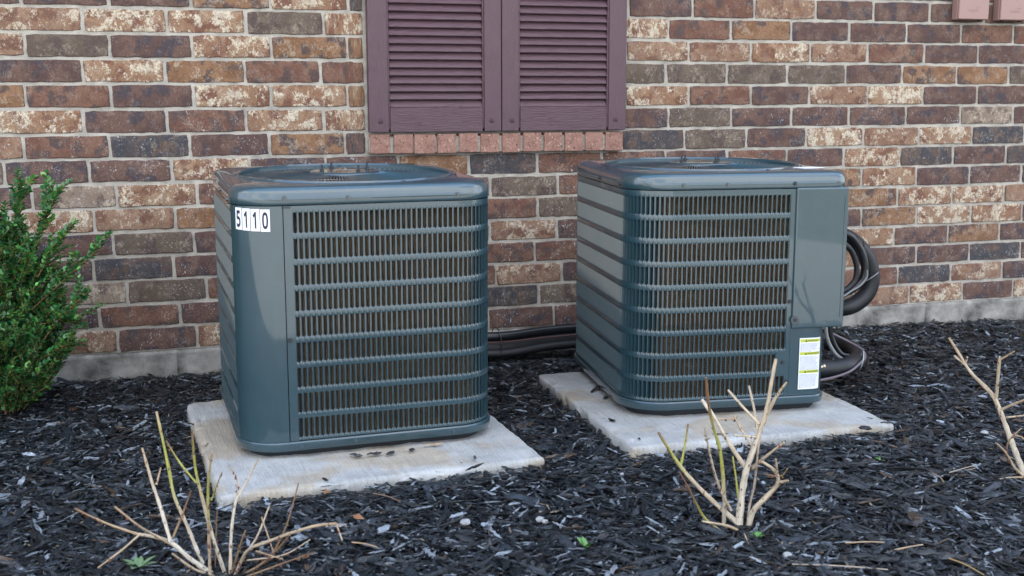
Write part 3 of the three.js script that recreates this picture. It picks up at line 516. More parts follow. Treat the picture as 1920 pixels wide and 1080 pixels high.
  { const m = part('warning_label', stickerGeo(Q, 0.1715, 0.2385, 0.0645, 0.2165, 0.0012), new THREE.MeshStandardMaterial({ map: lab, roughness: 0.45, side: THREE.DoubleSide }), u); m.userData.label = 'white warning label with three yellow green headings'; }
  place(u, 1.5896, 0.047, 0.7771, 0.1064, 0.008, 0.0);
}

// ---------------------------------------------------------------- hoses, pipes and wires
{
  const hose = (name, label, cat, pts, r, mat, grp, seg = 48) => { const m = part(numbered(name), tube(pts, r, seg, 14), mat, scene); return tag(m, label, cat, grp); };
  const Z = (s, ox, oy, arr, z) => arr.map(([x, y, dz = 0]) => onZ(ox + x / s, oy + y / s, z + dz));
  const g1 = 'hoses looping from the control box';
  const up = (a, z) => Z(4.909, 1470, 400, a, z);
  hose('insulated_hose', 'thick black insulated hose looping out beside the control box', 'hose', up([[440, 870, -0.02], [560, 868], [660, 830], [755, 745], [800, 640], [797, 520], [755, 400], [680, 300], [600, 235], [500, 190, -0.03]], 0.66), 0.0285, rubber, g1, 64);
  hose('cable', 'medium black cable bundled against the thick insulated hose', 'cable', up([[470, 140, -0.03], [560, 180], [640, 240], [705, 340], [738, 450], [742, 530], [715, 620], [640, 690], [540, 740], [470, 765, -0.03]], 0.71), 0.0135, rubberGloss, g1, 64);
  hose('cable', 'thin black cable on the inside of the hose loop', 'cable', up([[480, 235, -0.02], [560, 285], [622, 350], [662, 450], [670, 540], [650, 620], [600, 680], [530, 725], [470, 750, -0.02]], 0.72), 0.0095, rubber, g1, 64);
  hose('conduit', 'pale grey thin conduit along the hose loop', 'conduit', up([[765, 520], [760, 590], [700, 665], [620, 715], [545, 765], [480, 800]], 0.745), 0.0036, std({ color: lin(0.16, 0.17, 0.175), roughness: 0.4 }), g1);
  const tie = (c, r, q, label) => { const g = new THREE.TorusGeometry(r, 0.0017, 8, 32); const m = part(numbered('cable_tie'), g, rubberGloss, scene); m.position.copy(c); m.rotation.set(...q); tag(m, label, 'cable tie', 'cable ties on the hoses'); return m; };
  tie(up([[762, 590]], 0.67)[0].add(V(0.004, 0, 0.01)), 0.035, [1.15, 0.5, 0], 'pale cable tie round the middle of the hose loop').material = std({ color: lin(0.22, 0.23, 0.24), roughness: 0.35 });
  tie(up([[650, 255]], 0.69)[0], 0.034, [1.2, -0.75, 0], 'black cable tie near the top of the hose loop');
  const lo = (a, z) => Z(6, 1470, 580, a, z), g2 = 'lines at the foot of the unit';
  hose('insulated_hose', 'thick black insulated hose bending on the ground beside the warning label', 'hose', lo([[330, 680], [430, 672], [560, 665], [690, 640], [800, 590, -0.05], [830, 530, -0.13], [760, 450, -0.22], [640, 400, -0.28], [480, 370, -0.32]], 0.88), 0.0285, rubber, g2, 64);
  hose('wire', 'dull purple wire strapped to the thick hose on the ground', 'wire', lo([[330, 815], [420, 795], [560, 765], [730, 705], [860, 600, -0.03], [912, 530, -0.07], [870, 450, -0.12], [740, 370, -0.16], [600, 300, -0.18], [540, 270, -0.18]], 0.92), 0.0042, std({ color: lin(0.13, 0.105, 0.125), roughness: 0.45 }), g2, 64);
  hose('conduit', 'pale grey conduit dropping behind the warning label', 'conduit', lo([[468, 90], [470, 190], [480, 300], [535, 440], [620, 540], [700, 575]], 0.82), 0.0062, std({ color: lin(0.19, 0.2, 0.2), roughness: 0.45 }), g2);
  hose('cable', 'black cable dropping to the ground hose', 'cable', lo([[520, 160], [522, 280], [575, 420], [650, 510], [725, 530]], 0.80), 0.0095, rubberGloss, g2);
  { const c = lo([[428, 648]], 0.90)[0], g = mergeGeometries([new THREE.CylinderGeometry(0.006, 0.006, 0.016, 12), new THREE.CylinderGeometry(0.0085, 0.0085, 0.006, 6).translate(0, 0.006, 0)]); g.rotateZ(-1.4); const m = part(numbered('brass_fitting'), g, std({ color: lin(0.5, 0.42, 0.3), roughness: 0.35, metalness: 0.8 }), scene); m.position.copy(c); tag(m, 'small pale brass fitting beside the warning label', 'fitting'); }
  tie(lo([[868, 575]], 0.86)[0], 0.03, [0.4, 1.1, 0], 'pale tape band where the wire crosses the ground hose').material = std({ color: lin(0.4, 0.45, 0.47), roughness: 0.5 });
  const wl = (y, z, w) => [...Array(9).keys()].map(i => V(mix(0.62, 1.98, i / 8), y + w * Math.sin(i * 1.7), z + w * Math.cos(i * 2.1)));
  hose('insulated_pipe', 'fat black insulated pipe lying along the foundation between the units', 'pipe', wl(0.066, 0.118, 0.007), 0.038, rubber, 'pipes along the foundation', 80);
  hose('insulated_pipe', 'slim glossy black pipe above the fat one along the foundation', 'pipe', wl(0.108, 0.135, 0.006), 0.0175, rubberGloss, 'pipes along the foundation', 80);
  hose('insulated_pipe', 'sagging black pipe in front of the fat one along the foundation', 'pipe', wl(0.052, 0.152, 0.009), 0.016, rubber, 'pipes along the foundation', 80);
  hose('wire', 'dark red wire running along the fat pipe by the foundation', 'wire', wl(0.090, 0.160, 0.004), 0.003, std({ color: lin(0.07, 0.028, 0.026), roughness: 0.5 }), undefined, 80);
  { const c = onZ(930, 640, 0.125); const m = tie(V(c.x, 0.074, 0.128), 0.056, [0, Math.PI / 2 + 0.1, 0], 'black cable tie round the two pipes by the foundation'); m.scale.set(0.9, 1.08, 1); }
}

// ---------------------------------------------------------------- mulch
{
  const r = rng(2024);
  const onPad = (x, z, m) => padAt.some(p => { const c = Math.cos(p.rot), s = Math.sin(p.rot), dx = x - p.cx, dz = z - p.cz, lx = dx * c + dz * s, lz = -dx * s + dz * c; return Math.abs(lx) < p.w / 2 - m && Math.abs(lz) < p.d / 2 - m; });
  const chip = (seed, flat, rag) => {                       // a split shard, long axis x, unit length
    const q = rng(seed), g = new GB(), ns = 6, k = 6;
    for (let i = 0; i <= ns; i++) { const t = i / ns, e = Math.pow(Math.sin(Math.PI * clamp(t * 0.9 + 0.05)), 0.55), bend = 0.06 * Math.sin(t * 3 + seed); for (let j = 0; j < k; j++) { const a = j / k * Math.PI * 2, w = e * (0.5 + (q() - 0.5) * rag); g.v(t - 0.5 + (q() - 0.5) * 0.06, Math.sin(a) * w * flat + bend, Math.cos(a) * w, t, j / k); } }
    for (let i = 0; i < ns; i++) for (let j = 0; j < k; j++) g.q(i * k + j, i * k + (j + 1) % k, (i + 1) * k + (j + 1) % k, (i + 1) * k + j);
    for (let j = 1; j + 1 < k; j++) { g.t(0, j, j + 1); g.t(ns * k, ns * k + j + 1, ns * k + j); }
    return toCreasedNormals(g.geo(), 0.45);
  };
  const mat = std({ color: 0xffffff, roughness: 0.29, bumpMap: tex(128, 128, (x, y) => vn(x / 14, y / 2.2)), bumpScale: 0.0012 });
  const variants = [chip(1, 0.35, 0.5), chip(2, 0.5, 0.7), chip(3, 0.28, 0.4), chip(4, 0.42, 0.8), chip(5, 0.6, 0.5), chip(6, 0.3, 0.6)];
  const bed = thing('mulch', 'black shredded bark mulch covering the planting bed', 'mulch'); bed.userData.kind = 'stuff';
  const PER = 26000, M = new THREE.Matrix4(), Q = new THREE.Quaternion(), E = new THREE.Euler(), S = new THREE.Vector3(), T = new THREE.Vector3(), C = new THREE.Color();
  for (let v = 0; v < variants.length; v++) {
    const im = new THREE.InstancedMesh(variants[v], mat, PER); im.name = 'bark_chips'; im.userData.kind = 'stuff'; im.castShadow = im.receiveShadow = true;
    for (let i = 0; i < PER; i++) {
      let x, z, tries = 0;
      do { const wide = r() < 0.22; x = wide ? mix(-3, 5.5, r()) : mix(-0.75, 3.35, Math.pow(r(), 1.1)); z = mix(0.012, wide ? 2.52 : 2.45, r()); } while (onPad(x, z, r() < 0.012 ? 0.05 : -0.004) && tries++ < 12);
      const big = Math.pow(r(), 3.0), len = 0.009 + 0.076 * big + (r() < 0.03 ? 0.03 : 0), wd = Math.max(0.0028, len * (0.085 + 0.15 * r() * r() + (r() < 0.05 ? 0.14 : 0)));
      const lay = r(); T.set(x, groundH(x, z) + 0.001 + lay * 0.019 + (onPad(x, z, 0) ? 0.022 : 0), z);
      E.set((r() - 0.5) * 1.2, r() * Math.PI * 2, (r() - 0.5) * (0.45 + 0.3 * lay), 'YXZ'); Q.setFromEuler(E); S.set(len, wd * (0.8 + r() * 0.8), wd * 1.3); M.compose(T, Q, S); im.setMatrixAt(i, M);
      const h = r(), b = 0.007 + 0.026 * r() * r();  // base tone of the dark chips, tinted below with the blue sky sheen
      if (h < 0.68) C.setRGB(b * 0.72, b, b * 1.36); else if (h < 0.945) { const g = 0.05 + 0.27 * Math.pow(r(), 1.8); if (len > 0.035) { S.multiplyScalar(0.7); M.compose(T, Q, S); im.setMatrixAt(i, M); } C.setRGB(g * 0.86, g, g * 1.16); } else if (h < 0.965) { const g = 0.5 + r(); C.setRGB(0.060 * g, 0.040 * g, 0.027 * g); } else if (h < 0.988) C.setRGB(b * 1.5, b * 1.5, b * 1.7); else { const g = 0.7 + 0.6 * r(); C.setRGB(0.26 * g, 0.21 * g, 0.15 * g); if (len > 0.03) { S.set(0.022, 0.005, 0.005); M.compose(T, Q, S); im.setMatrixAt(i, M); } }  // cool pale chips: bleached bark, plus glints painted in as light colour
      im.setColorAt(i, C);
    }
    bed.add(im);
  }
  // long straws and broken twigs lying on the bed
  const stickMat = std({ vertexColors: true, roughness: 0.8 });
  const litter = (a, b, rad, col, label, lift = 0.03) => { const p = onY(...a, lift), q = onY(...b, lift + 0.004), m = p.clone().add(q).multiplyScalar(0.5).add(V(0.003, 0.003, 0.004)); tag(part(numbered('twig'), taperTube([p, m, q], rad * 0.75, rad * 0.5, 6, () => col, r), stickMat, scene), label, 'twig', 'broken twigs lying on the mulch'); };
  const tan = [0.32, 0.235, 0.15], red = [0.2, 0.12, 0.075];
  litter([1585, 1018], [1660, 1017], 0.0024, tan, 'pale broken twig lying level on the mulch beyond the pruned shrub', 0.026);
  litter([1670, 1033], [1730, 1021], 0.0026, tan, 'tan twig lying beside the large dark bark chip', 0.026);
  litter([1765, 1042], [1845, 1078], 0.0022, [0.29, 0.2, 0.09], 'yellowish twig slanting across the mulch toward the pavement', 0.026);
  litter([1485, 1058], [1665, 1068], 0.0026, [0.30, 0.25, 0.2], 'long grey twig lying on the mulch in front of the pruned shrub', 0.026);
  litter([660, 1017], [708, 1026], 0.0024, [0.33, 0.22, 0.13], 'short orange tan twig on mulch in front of the 5110 slab', 0.026);
  litter([700, 925], [750, 940], 0.002, red, 'thin brown twig on mulch along the 5110 slab', 0.026);
  litter([1748, 888], [1770, 905], 0.002, tan, 'short straw twig lying crosswise beside the right hand stems', 0.026);
  litter([1780, 886], [1830, 872], 0.002, [0.3, 0.25, 0.19], 'thin grey twig pointing at the leaning pruned stem', 0.026);
  // stones
  const pm = std({ color: lin(0.40, 0.41, 0.42), roughness: 0.8, bumpMap: grain, bumpScale: 0.002 });
  for (const [x, y, s, label] of [[872, 979, 0.011, 'white rounded pebble on the mulch in front of the 5110 slab'], [1012, 974, 0.009, 'white pebble, one of a touching pair on the mulch'], [1022, 978, 0.007, 'small white pebble of a touching pair on the mulch'], [1476, 1041, 0.010, 'white angular pebble on the bare earth below the pruned shrub'], [1845, 812, 0.011, 'bluish white pebble on mulch near the leaning stem'], [1167, 890, 0.007, 'small tan pebble on mulch between the slabs']]) {
    const g = new THREE.IcosahedronGeometry(1, 2), p = g.attributes.position; for (let i = 0; i < p.count; i++) { const f = 0.8 + 0.4 * fbm(p.getX(i) * 1.3 + x, p.getY(i) * 1.3 + p.getZ(i) * 1.1 + y, 2); p.setXYZ(i, p.getX(i) * f * s, p.getY(i) * f * s * 0.7, p.getZ(i) * f * s); } g.computeVertexNormals();
    const m = part(numbered('pebble'), g, pm, scene), q = onY(x, y, 0.022); m.position.copy(q); tag(m, label, 'pebble', 'pale pebbles on the mulch');
  }
  // chips and a stick that lie on the slabs
  const bigChip = (x, y, h, len, wd, ry, label, col = [0.02, 0.022, 0.025], rz = 0) => { const m = part(numbered('wood_chip'), variants[1], std({ color: lin(...col), roughness: 0.6 }), scene), q = onY(x, y, h); m.position.copy(q); m.scale.set(len, wd * 0.7, wd); m.rotation.set(0, ry, rz); tag(m, label, 'wood chip', 'loose wood chips on the slabs'); };
  bigChip(813, 833, 0.049, 0.052, 0.011, 0.12, 'tan split stick poking out under the 5110 unit', [0.36, 0.26, 0.16], 0.05);
  bigChip(732, 849, 0.049, 0.036, 0.013, 0.9, 'black bark chip under the front of the 5110 unit'); bigChip(668, 853, 0.049, 0.034, 0.016, -0.5, 'grey black bark chip beneath the 5110 unit pan', [0.04, 0.042, 0.046]); bigChip(772, 843, 0.049, 0.030, 0.012, 1.3, 'black bark chip beside the tan split stick'); bigChip(702, 850, 0.049, 0.040, 0.014, 0.25, 'dark bark chip in the pile under the 5110 unit', [0.03, 0.03, 0.034]);
  bigChip(1135, 745, 0.05, 0.03, 0.012, 1.0, 'black bark crumb beside the second unit pan'); bigChip(1160, 752, 0.05, 0.024, 0.012, 0.2, 'small black bark crumb along the second unit pan'); bigChip(1195, 762, 0.05, 0.03, 0.010, 0.5, 'thin black bark crumb under the curved corner of the second unit'); bigChip(890, 875, 0.058, 0.06, 0.016, -0.9, 'upright black bark chip leaning on the 5110 slab edge', [0.014, 0.015, 0.017], 0.5); bigChip(1118, 728, 0.055, 0.055, 0.014, 0.6, 'black bark chip beside the rear of the second slab', [0.014, 0.015, 0.017], 0.3); bigChip(1622, 802, 0.05, 0.03, 0.026, 0.6, 'knobbly black bark chip on the edge of the second slab', [0.014, 0.015, 0.017]);
  bigChip(1760, 1040, 0.028, 0.085, 0.028, -0.5, 'large flat dark bark chip beside the tan twig', [0.028, 0.03, 0.033]); bigChip(1640, 1045, 0.026, 0.095, 0.024, -0.45, 'long black bark chip in front of the pruned shrub', [0.012, 0.013, 0.015]); bigChip(630, 985, 0.026, 0.045, 0.016, 0.1, 'pale grey bark chip lying flat in front of the 5110 slab', [0.2, 0.19, 0.19]);
}

// ---------------------------------------------------------------- pruned shrubs
const barkMat = std({ vertexColors: true, map: tex(128, 256, (x, y) => { const v = 0.72 + 0.5 * fbm(x / 9, y / 26, 3) - 0.35 * sstep(0.72, 0.8, fbm(x / 6, y / 4 + 50, 2)); return [v, v * 0.98, v * 0.95]; }, { srgb: true, rx: 16, ry: 6 }), roughness: 0.75, bumpMap: grain, bumpScale: 0.0006 });
const BARK = [0.40, 0.325, 0.235], PALE = [0.47, 0.42, 0.345], TAN = [0.32, 0.23, 0.145], GREEN = [0.27, 0.27, 0.055], BROWN = [0.14, 0.075, 0.04], GREY = [0.30, 0.25, 0.20];
function prunedShrub(label, basePx, conv, list, seed) {
  const b = onY(...basePx, 0.01), u = thing('pruned_shrub', label, 'shrub', [b.x, 0, b.z], 'cut back shrubs in the mulch'), r = rng(seed);
  const sc = b.clone().sub(CAM).dot(FWD) / FPX / conv.s;               // metres per zoomed pixel
  for (const [pts, r0, r1, dz, cols] of list) {
    const P = pts.map(([x, y], i) => onDepth(conv.x + x / conv.s, conv.y + y / conv.s, b, dz[0] + (dz[1] - dz[0]) * i / (pts.length - 1)).sub(V(b.x, 0, b.z)));
    const stops = cols, colour = t => { const f = t * (stops.length - 1), i = Math.min(stops.length - 2, Math.floor(f)); const c = stops.length > 1 ? mix3(stops[i], stops[i + 1], f - i) : stops[0]; const k = 0.75 + 0.5 * r(); return c.map(v => v * k); };
    const m = part('branch', taperTube(P, r0 * sc, r1 * sc, 9, colour, r), barkMat, u);
    const cv = new THREE.CatmullRomCurve3(P, false, 'centripetal'), len = cv.getLength(), nb = Math.floor(len / 0.015), buds = [];
    for (let i = 0; i < nb; i++) { const t = r() * 0.95, p = cv.getPointAt(t), R = mix(r0, r1, t) * sc, a = r() * 6.28, g = new THREE.ConeGeometry(0.0017 + r() * 0.0016, 0.006 + r() * 0.007, 5); g.rotateZ(-1.1 + r()); g.rotateY(a); g.translate(p.x + Math.cos(a) * R, p.y, p.z - Math.sin(a) * R); const k = g.attributes.position.count, c = BROWN.map(v => v * (0.6 + r() * 0.6)); g.setAttribute('color', new THREE.Float32BufferAttribute([...Array(k)].flatMap(() => c), 3)); buds.push(g); }
    if (buds.length) part('buds', mergeGeometries(buds), barkMat, m, 'stuff');
  }
  return u;
}
prunedShrub('bare cut back shrub with pale stems in front of the second slab', [1389, 988], { s: 2.572, x: 1200, y: 640 }, [
  [[[478, 890], [480, 840], [508, 640], [530, 570], [575, 440], [605, 360], [635, 190], [655, 85]], 19, 8, [0, -0.02], [PALE, PALE, BARK, BARK]],
  [[[608, 365], [655, 270], [706, 198]], 9, 6, [-0.012, -0.05], [BARK, BARK]], [[[577, 400], [500, 320], [425, 235]], 8.5, 6, [-0.01, 0.05], [BARK, BARK]], [[[568, 425], [545, 300], [525, 215]], 7.5, 5, [-0.01, 0.04], [BARK, GREY]],
  [[[505, 605], [430, 490], [350, 355], [297, 280]], 12, 9, [0, 0.04], [BARK, PALE]], [[[405, 885], [405, 740], [385, 520], [355, 420], [330, 300], [318, 175]], 10, 6.5, [0.01, -0.05], [PALE, BARK, GREEN, GREEN, BROWN, BROWN]],
  [[[470, 875], [340, 760], [200, 610], [140, 520], [88, 438]], 14, 7, [0, 0.06], [PALE, BARK, BARK, GREEN, BROWN]], [[[196, 602], [215, 510], [232, 398]], 6.5, 5, [0.036, 0.07], [GREEN, GREEN, BROWN]],
  [[[440, 815], [390, 720], [350, 600], [312, 415]], 7, 5, [-0.01, -0.07], [BARK, GREY]], [[[475, 760], [460, 640], [447, 555]], 6, 4.5, [0.02, 0.06], [GREEN, GREEN]], [[[400, 925], [310, 850], [270, 780], [230, 700], [190, 630]], 8, 3.5, [-0.02, -0.06], [BARK, GREEN, BROWN, BROWN]],
  [[[520, 905], [545, 820], [620, 740], [665, 685], [662, 645], [635, 610], [587, 580]], 16, 7, [0, -0.05], [PALE, BARK, BARK]], [[[665, 682], [715, 670]], 8, 6, [-0.035, -0.05], [BARK, TAN]], [[[662, 640], [655, 568]], 6, 5, [-0.04, -0.06], [BARK, TAN]],
  [[[520, 860], [528, 790], [550, 700], [570, 520], [581, 460]], 7, 4.5, [0.02, 0.06], [GREY, GREY]], [[[540, 610], [620, 545], [695, 487]], 8.5, 6, [0, -0.07], [BARK, BARK]], [[[540, 505], [480, 410], [455, 360]], 6.5, 5, [0, 0.05], [BARK, TAN]], [[[460, 376], [365, 375]], 5, 4.5, [0.045, 0.06], [TAN, BARK]],
  [[[565, 462], [450, 452]], 5, 4, [-0.01, -0.04], [BARK, BARK]], [[[500, 925], [420, 890], [300, 868]], 8.5, 5, [-0.02, -0.05], [TAN, BARK]], [[[490, 905], [527, 985]], 6.5, 5, [-0.02, -0.08], [BARK, BARK]], [[[600, 640], [680, 650], [712, 612]], 3.5, 2.5, [-0.04, -0.07], [BROWN, TAN]]], 11);
prunedShrub('bare cut back shrub with yellow green shoots in front of the 5110 slab', [405, 1078], { s: 3, x: 120, y: 740 }, [
  [[[850, 1025], [790, 980], [700, 915], [600, 830], [510, 800], [420, 785]], 18, 9, [0, 0.05], [PALE, PALE, BARK]], [[[422, 787], [370, 770], [230, 720], [60, 640]], 8.5, 6, [0.05, 0.1], [TAN, TAN, BROWN]], [[[590, 832], [480, 775], [410, 730], [285, 630]], 9, 6, [0.03, -0.05], [BARK, TAN]],
  [[[600, 825], [545, 640], [495, 490], [440, 300]], 12, 7, [0.02, 0.08], [PALE, PALE, BARK, TAN]], [[[830, 1025], [780, 945], [690, 730], [620, 570], [590, 420], [550, 230], [520, 95]], 12, 8, [0.02, 0.12], [PALE, PALE, BARK, GREEN, GREEN, TAN]], [[[910, 1020], [840, 810], [780, 590], [740, 420], [720, 200]], 12, 6.5, [0, -0.04], [PALE, PALE, BARK, GREEN, BROWN]],
  [[[822, 1020], [815, 780], [810, 560], [815, 450], [832, 330]], 10, 6, [-0.03, -0.1], [BARK, TAN, GREEN, TAN]], [[[935, 1020], [938, 850], [945, 740], [970, 590], [1010, 520], [1090, 365]], 11, 6, [0, 0.05], [BARK, PALE, PALE, GREY]], [[[970, 565], [975, 480], [930, 400]], 5, 3.5, [0.03, 0.03], [BARK, TAN]],
  [[[960, 1020], [1000, 930], [1040, 870], [1150, 825], [1300, 770], [1430, 735], [1535, 725]], 9, 8, [-0.02, -0.12], [BARK, BARK, TAN]], [[[1040, 872], [1090, 790], [1155, 625]], 7, 5, [-0.03, 0.02], [GREY, BARK]], [[[1120, 950], [1180, 880], [1250, 740], [1280, 640], [1320, 495]], 6.5, 4, [0.02, 0.1], [BROWN, BROWN]],
  [[[960, 1035], [1100, 960], [1200, 870], [1270, 790]], 8, 5, [0, -0.1], [TAN, BROWN]], [[[1080, 880], [1230, 925]], 5.5, 4, [-0.04, -0.1], [TAN, TAN]], [[[1030, 932], [1240, 900], [1385, 815]], 5, 3, [0.0, 0.08], [BARK, BARK]], [[[1533, 728], [1565, 820]], 4, 3, [-0.12, -0.14], [TAN, BARK]], [[[860, 1025], [730, 980], [610, 895]], 9, 6, [0, -0.07], [BARK, BARK]],
  [[[425, 788], [330, 870], [190, 975]], 7, 5, [0.05, -0.02], [BARK, TAN]], [[[745, 497], [650, 380], [575, 260]], 6.5, 4, [-0.02, 0.06], [GREEN, GREEN, BROWN]], [[[612, 805], [660, 690], [715, 540]], 7.5, 4, [0.03, 0.03], [TAN, BROWN]], [[[520, 505], [545, 410]], 6.5, 4, [0.05, 0.06], [BARK, TAN]], [[[828, 595], [860, 510], [890, 435]], 4.5, 3, [-0.06, -0.06], [GREEN, BROWN]],
  [[[945, 1000], [990, 850], [1020, 765]], 6, 4, [-0.05, -0.1], [BROWN, TAN]], [[[850, 1000], [855, 800], [862, 640]], 4, 3, [0.03, 0.06], [BROWN, BROWN]], [[[1112, 690], [1180, 890]], 4, 3, [0, -0.05], [TAN, TAN]], [[[1010, 1030], [1200, 960], [1410, 885]], 6, 3.5, [-0.02, -0.1], [TAN, BROWN]]], 12);
prunedShrub('bare cut back shrub with a leaning forked stem beside the pebble', [1921, 893], { s: 2.7, x: 1560, y: 560 }, [
  [[[985, 910], [970, 880], [900, 700], [840, 540], [815, 490], [700, 370], [650, 290], [592, 198]], 17, 6, [0, 0.05], [PALE, PALE, BARK, BARK, TAN]], [[[832, 500], [840, 400], [850, 295]], 9, 8, [0.02, -0.02], [BARK, BARK]], [[[855, 307], [925, 265]], 4.5, 4, [-0.02, -0.04], [TAN, TAN]], [[[862, 560], [930, 530], [1000, 505]], 7.5, 6, [0.01, -0.05], [BARK, TAN]],
  [[[965, 895], [920, 850], [880, 780], [830, 730]], 8, 4, [-0.02, -0.06], [BARK, TAN]], [[[882, 785], [895, 720], [960, 655]], 5, 3.5, [-0.04, -0.06], [BROWN, TAN]], [[[672, 332], [618, 288]], 6.5, 6, [0.04, 0.05], [BARK, BARK]], [[[675, 332], [685, 295]], 5, 5, [0.04, 0.03], [BARK, BARK]], [[[880, 602], [1000, 588]], 5, 4, [0.02, 0.06], [BARK, TAN]],
  [[[985, 900], [1010, 780], [960, 700], [905, 690]], 6, 4, [0.04, 0.06], [BROWN, TAN]], [[[985, 905], [1050, 740], [1080, 560], [1070, 400]], 12, 7, [0, 0.08], [PALE, BARK, GREEN]], [[[990, 905], [1120, 780], [1210, 620]], 10, 6, [0, -0.06], [PALE, BARK]], [[[975, 905], [900, 905], [840, 915]], 5, 3, [-0.03, -0.05], [TAN, BARK]]], 13);

// ---------------------------------------------------------------- weeds
{
  const leafM = std({ color: lin(0.085, 0.20, 0.05), roughness: 0.6 }), leafM2 = std({ color: lin(0.11, 0.19, 0.09), roughness: 0.7 });
  const weed = (x, y, n, len, spread, mat, label, seed) => {
    const r = rng(seed), b = onY(x, y, 0.018), u = thing('weed', label, 'weed', [b.x, b.y - 0.004, b.z], 'small weeds sprouting in the mulch');
    for (let k = 0; k < n; k++) { const g = new GB(), a = r() * 6.28, l = len * (0.5 + 0.7 * r()), up = mix(0.35, 1.3, r()) * (1 - spread) + 0.3, w = l * 0.17; for (let i = 0; i <= 5; i++) { const t = i / 5, e = w * Math.sin(Math.PI * clamp(0.08 + t * 0.9)), rr = l * t * Math.cos(up * (1 - 0.4 * t)), h = l * t * Math.sin(up) * (1 - 0.35 * t); for (const q of [-1, 0, 1]) g.v(Math.cos(a) * rr - Math.sin(a) * e * q, h + (q ? 0.12 * e : 0), Math.sin(a) * rr + Math.cos(a) * e * q); } for (let i = 0; i < 5; i++) for (let j = 0; j < 2; j++) g.q(i * 3 + j, i * 3 + j + 1, i * 3 + j + 4, i * 3 + j + 3); part('leaf', g.geo(), mat, u); }
  };
  weed(1100, 1026, 7, 0.034, 0.1, leafM, 'bright green seedling alone on the mulch between the shrubs', 5);
  weed(1418, 1006, 70, 0.017, 0.35, leafM, 'tuft of green leaves at the foot of the pale stemmed shrub', 6);
  weed(262, 1062, 16, 0.042, 0.5, leafM2, 'dull green rosette beside the shrub with yellow green shoots', 7);
  weed(1005, 663, 8, 0.02, 0.3, leafM, 'tiny weed sprouting by the pipes at the foundation', 8);
  weed(1650, 862, 7, 0.016, 0.3, leafM, 'tiny weed on the mulch beyond the second slab', 9);
  // dry leaves
  const dm = std({ color: lin(0.20, 0.095, 0.045), roughness: 0.8 });
  for (const [x, y, s, label] of [[668, 972, 0.022, 'curled orange brown dry leaf in front of the 5110 slab'], [612, 926, 0.014, 'small rust coloured leaf scrap at the 5110 slab edge'], [140, 770, 0.017, 'orange dry leaf scrap on mulch by the green bush']]) {
    const r = rng(x), g = new GB(), n = 9; const c = g.v(0, 0.006, 0); for (let i = 0; i < n; i++) { const a = i / n * 6.28, q = s * (i % 2 ? 1 : 0.42) * (0.6 + r() * 0.6); g.v(Math.cos(a) * q, 0.012 * r(), Math.sin(a) * q); } for (let i = 0; i < n; i++) g.t(c, 1 + i, 1 + (i + 1) % n);
    const m = part(numbered('dry_leaf'), g.geo(), dm, scene); m.position.copy(onY(x, y, 0.024)); tag(m, label, 'leaf', 'dry leaf scraps on the mulch');
  }
}

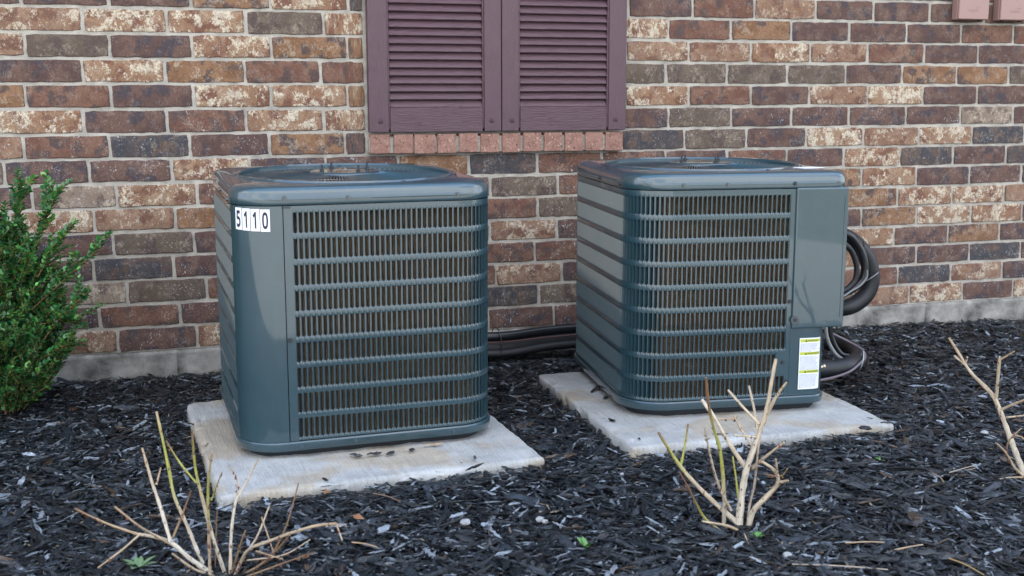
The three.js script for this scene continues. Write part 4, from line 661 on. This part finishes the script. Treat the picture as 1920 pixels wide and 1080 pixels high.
// ---------------------------------------------------------------- evergreen bush by the wall
function bush(label, cx, cz, ht, rad, seed, sprigs) {
  const u = thing('boxwood_bush', label, 'bush', [cx, 0, cz], 'evergreen bushes along the wall'), r = rng(seed), stems = [], lp = new GB();
  const leafCol = [[0.040, 0.150, 0.042], [0.056, 0.190, 0.050], [0.024, 0.096, 0.034], [0.11, 0.22, 0.05]];
  const leaf = (p, d, size) => {                              // small oval leaf, folded along its midrib
    const up = V((r() - 0.5), 0.6 + r(), (r() - 0.5)).normalize(), side = V().crossVectors(d, up).normalize(), nm = V().crossVectors(side, d).normalize(), w = size * 0.3, c = leafCol[Math.floor(Math.pow(r(), 1.3) * 4)].map(v => v * (0.7 + 0.6 * r()));
    const P = (t, s, h) => { const q = p.clone().addScaledVector(d, t * size).addScaledVector(side, s * w).addScaledVector(nm, h * w); return lp.v(q.x, q.y, q.z, t, s, null, c); };
    const a = P(0, 0, 0), b = P(0.35, 0.95, 0.35), e = P(0.35, -0.95, 0.35), m = P(0.55, 0, 0), f = P(0.75, 0.8, 0.3), h = P(0.75, -0.8, 0.3), t = P(1, 0, 0.1);
    lp.t(a, m, b); lp.t(a, e, m); lp.t(b, m, f); lp.t(e, h, m); lp.t(m, t, f); lp.t(m, h, t);
  };
  const sprig = (p0, p1, leaves, rr) => {
    const mid = p0.clone().lerp(p1, 0.5).add(V((r() - 0.5) * 0.03, 0.01, (r() - 0.5) * 0.03)), cv = new THREE.QuadraticBezierCurve3(p0, mid, p1), n = Math.max(6, Math.round(cv.getLength() / 0.0075));
    stems.push(new THREE.TubeGeometry(cv, 6, rr, 5, false).toNonIndexed());
    for (let i = Math.floor(n * (1 - leaves)); i <= n; i++) { const t = i / n, p = cv.getPointAt(t), tg = cv.getTangentAt(t); for (let k = 0; k < 2; k++) { const a = i * 1.57 + k * Math.PI + r(), o = V(Math.cos(a), 0.1, Math.sin(a)); o.addScaledVector(tg, -o.dot(tg)).normalize(); const d = o.addScaledVector(tg, 0.75 + r() * 0.5).normalize(); leaf(p, d, (0.0145 + r() * 0.0085) * (t > 0.93 ? 0.75 : 1)); } }
  };
  for (let i = 0; i < 540; i++) {
    const a = r() * 6.28, v = Math.pow(r(), 0.75), hh = ht * (0.10 + 0.88 * v), prof = rad * Math.pow(Math.sin(Math.PI * clamp(0.16 + 0.78 * v)), 0.7) * (0.5 + 0.55 * Math.sqrt(r())) * (0.75 + 0.5 * fbm(a * 1.3 + seed, v * 5, 2));
    const tip = V(Math.cos(a) * prof, hh, Math.sin(a) * prof), root = V(Math.cos(a) * prof * 0.42, hh - 0.10 - 0.10 * r(), Math.sin(a) * prof * 0.42); if (root.y < 0.03) root.y = 0.03;
    sprig(root, tip, 0.92, 0.0014);
    for (let k = 0; k < 2; k++) { const b = root.clone().lerp(tip, 0.35 + 0.4 * r()); sprig(b, b.clone().add(V((r() - 0.5) * 0.11, 0.03 + r() * 0.06, (r() - 0.5) * 0.11)), 0.9, 0.001); }
  }
  for (const [a, b] of sprigs) { sprig(a, b, 0.85, 0.002); for (let k = 0; k < 9; k++) { const q = a.clone().lerp(b, 0.25 + 0.72 * k / 9), d = b.clone().sub(a).normalize(); sprig(q, q.clone().addScaledVector(d, 0.045).add(V((r() - 0.5) * 0.075, (r() - 0.35) * 0.06, (r() - 0.5) * 0.06)), 0.95, 0.001); } }
  part('crown', lp.geo(), new THREE.MeshPhysicalMaterial({ vertexColors: true, roughness: 0.36, side: THREE.DoubleSide }), u);
  const tk = part('trunk', taperTube([V(0, -0.02, 0), V(0.01, 0.12, 0.01), V(-0.01, 0.3, 0)], 0.016, 0.006, 8, () => TAN, r), barkMat, u);
  for (let i = 0; i < 14; i++) { const a = r() * 6.28, q = rad * (0.3 + 0.4 * r()); stems.push(new THREE.TubeGeometry(new THREE.QuadraticBezierCurve3(V(0, 0.03, 0), V(Math.cos(a) * q * 0.5, ht * 0.25, Math.sin(a) * q * 0.5), V(Math.cos(a) * q, ht * (0.45 + 0.4 * r()), Math.sin(a) * q)), 10, 0.004, 6, false).toNonIndexed()); }
  part('twigs', mergeGeometries(stems), std({ color: lin(0.22, 0.12, 0.05), roughness: 0.8 }), u, 'stuff');
}
{
  const c = V(-0.52, 0, 0.36), loc = (x, y, dz) => onZ(x, y, c.z + dz).sub(c);
  bush('dark green small leaved bush with a sprig reaching toward the 5110 unit', c.x, c.z, 0.615, 0.235, 77, [[loc(60, 580, 0.05), loc(190, 462, 0.12)], [loc(60, 480, 0.02), loc(108, 352, 0.05)], [loc(80, 640, 0.1), loc(165, 548, 0.16)], [loc(70, 610, 0.08), loc(150, 600, 0.1)], [loc(30, 450, 0), loc(40, 342, 0.02)], [loc(70, 520, 0.05), loc(120, 440, 0.03)], [loc(70, 680, 0.1), loc(140, 640, 0.14)]]);
  bush('dark green small leaved bush farther along the wall from the 5110 unit', -1.45, 0.42, 0.8, 0.3, 78, []);
}

renderer.render(scene, camera);
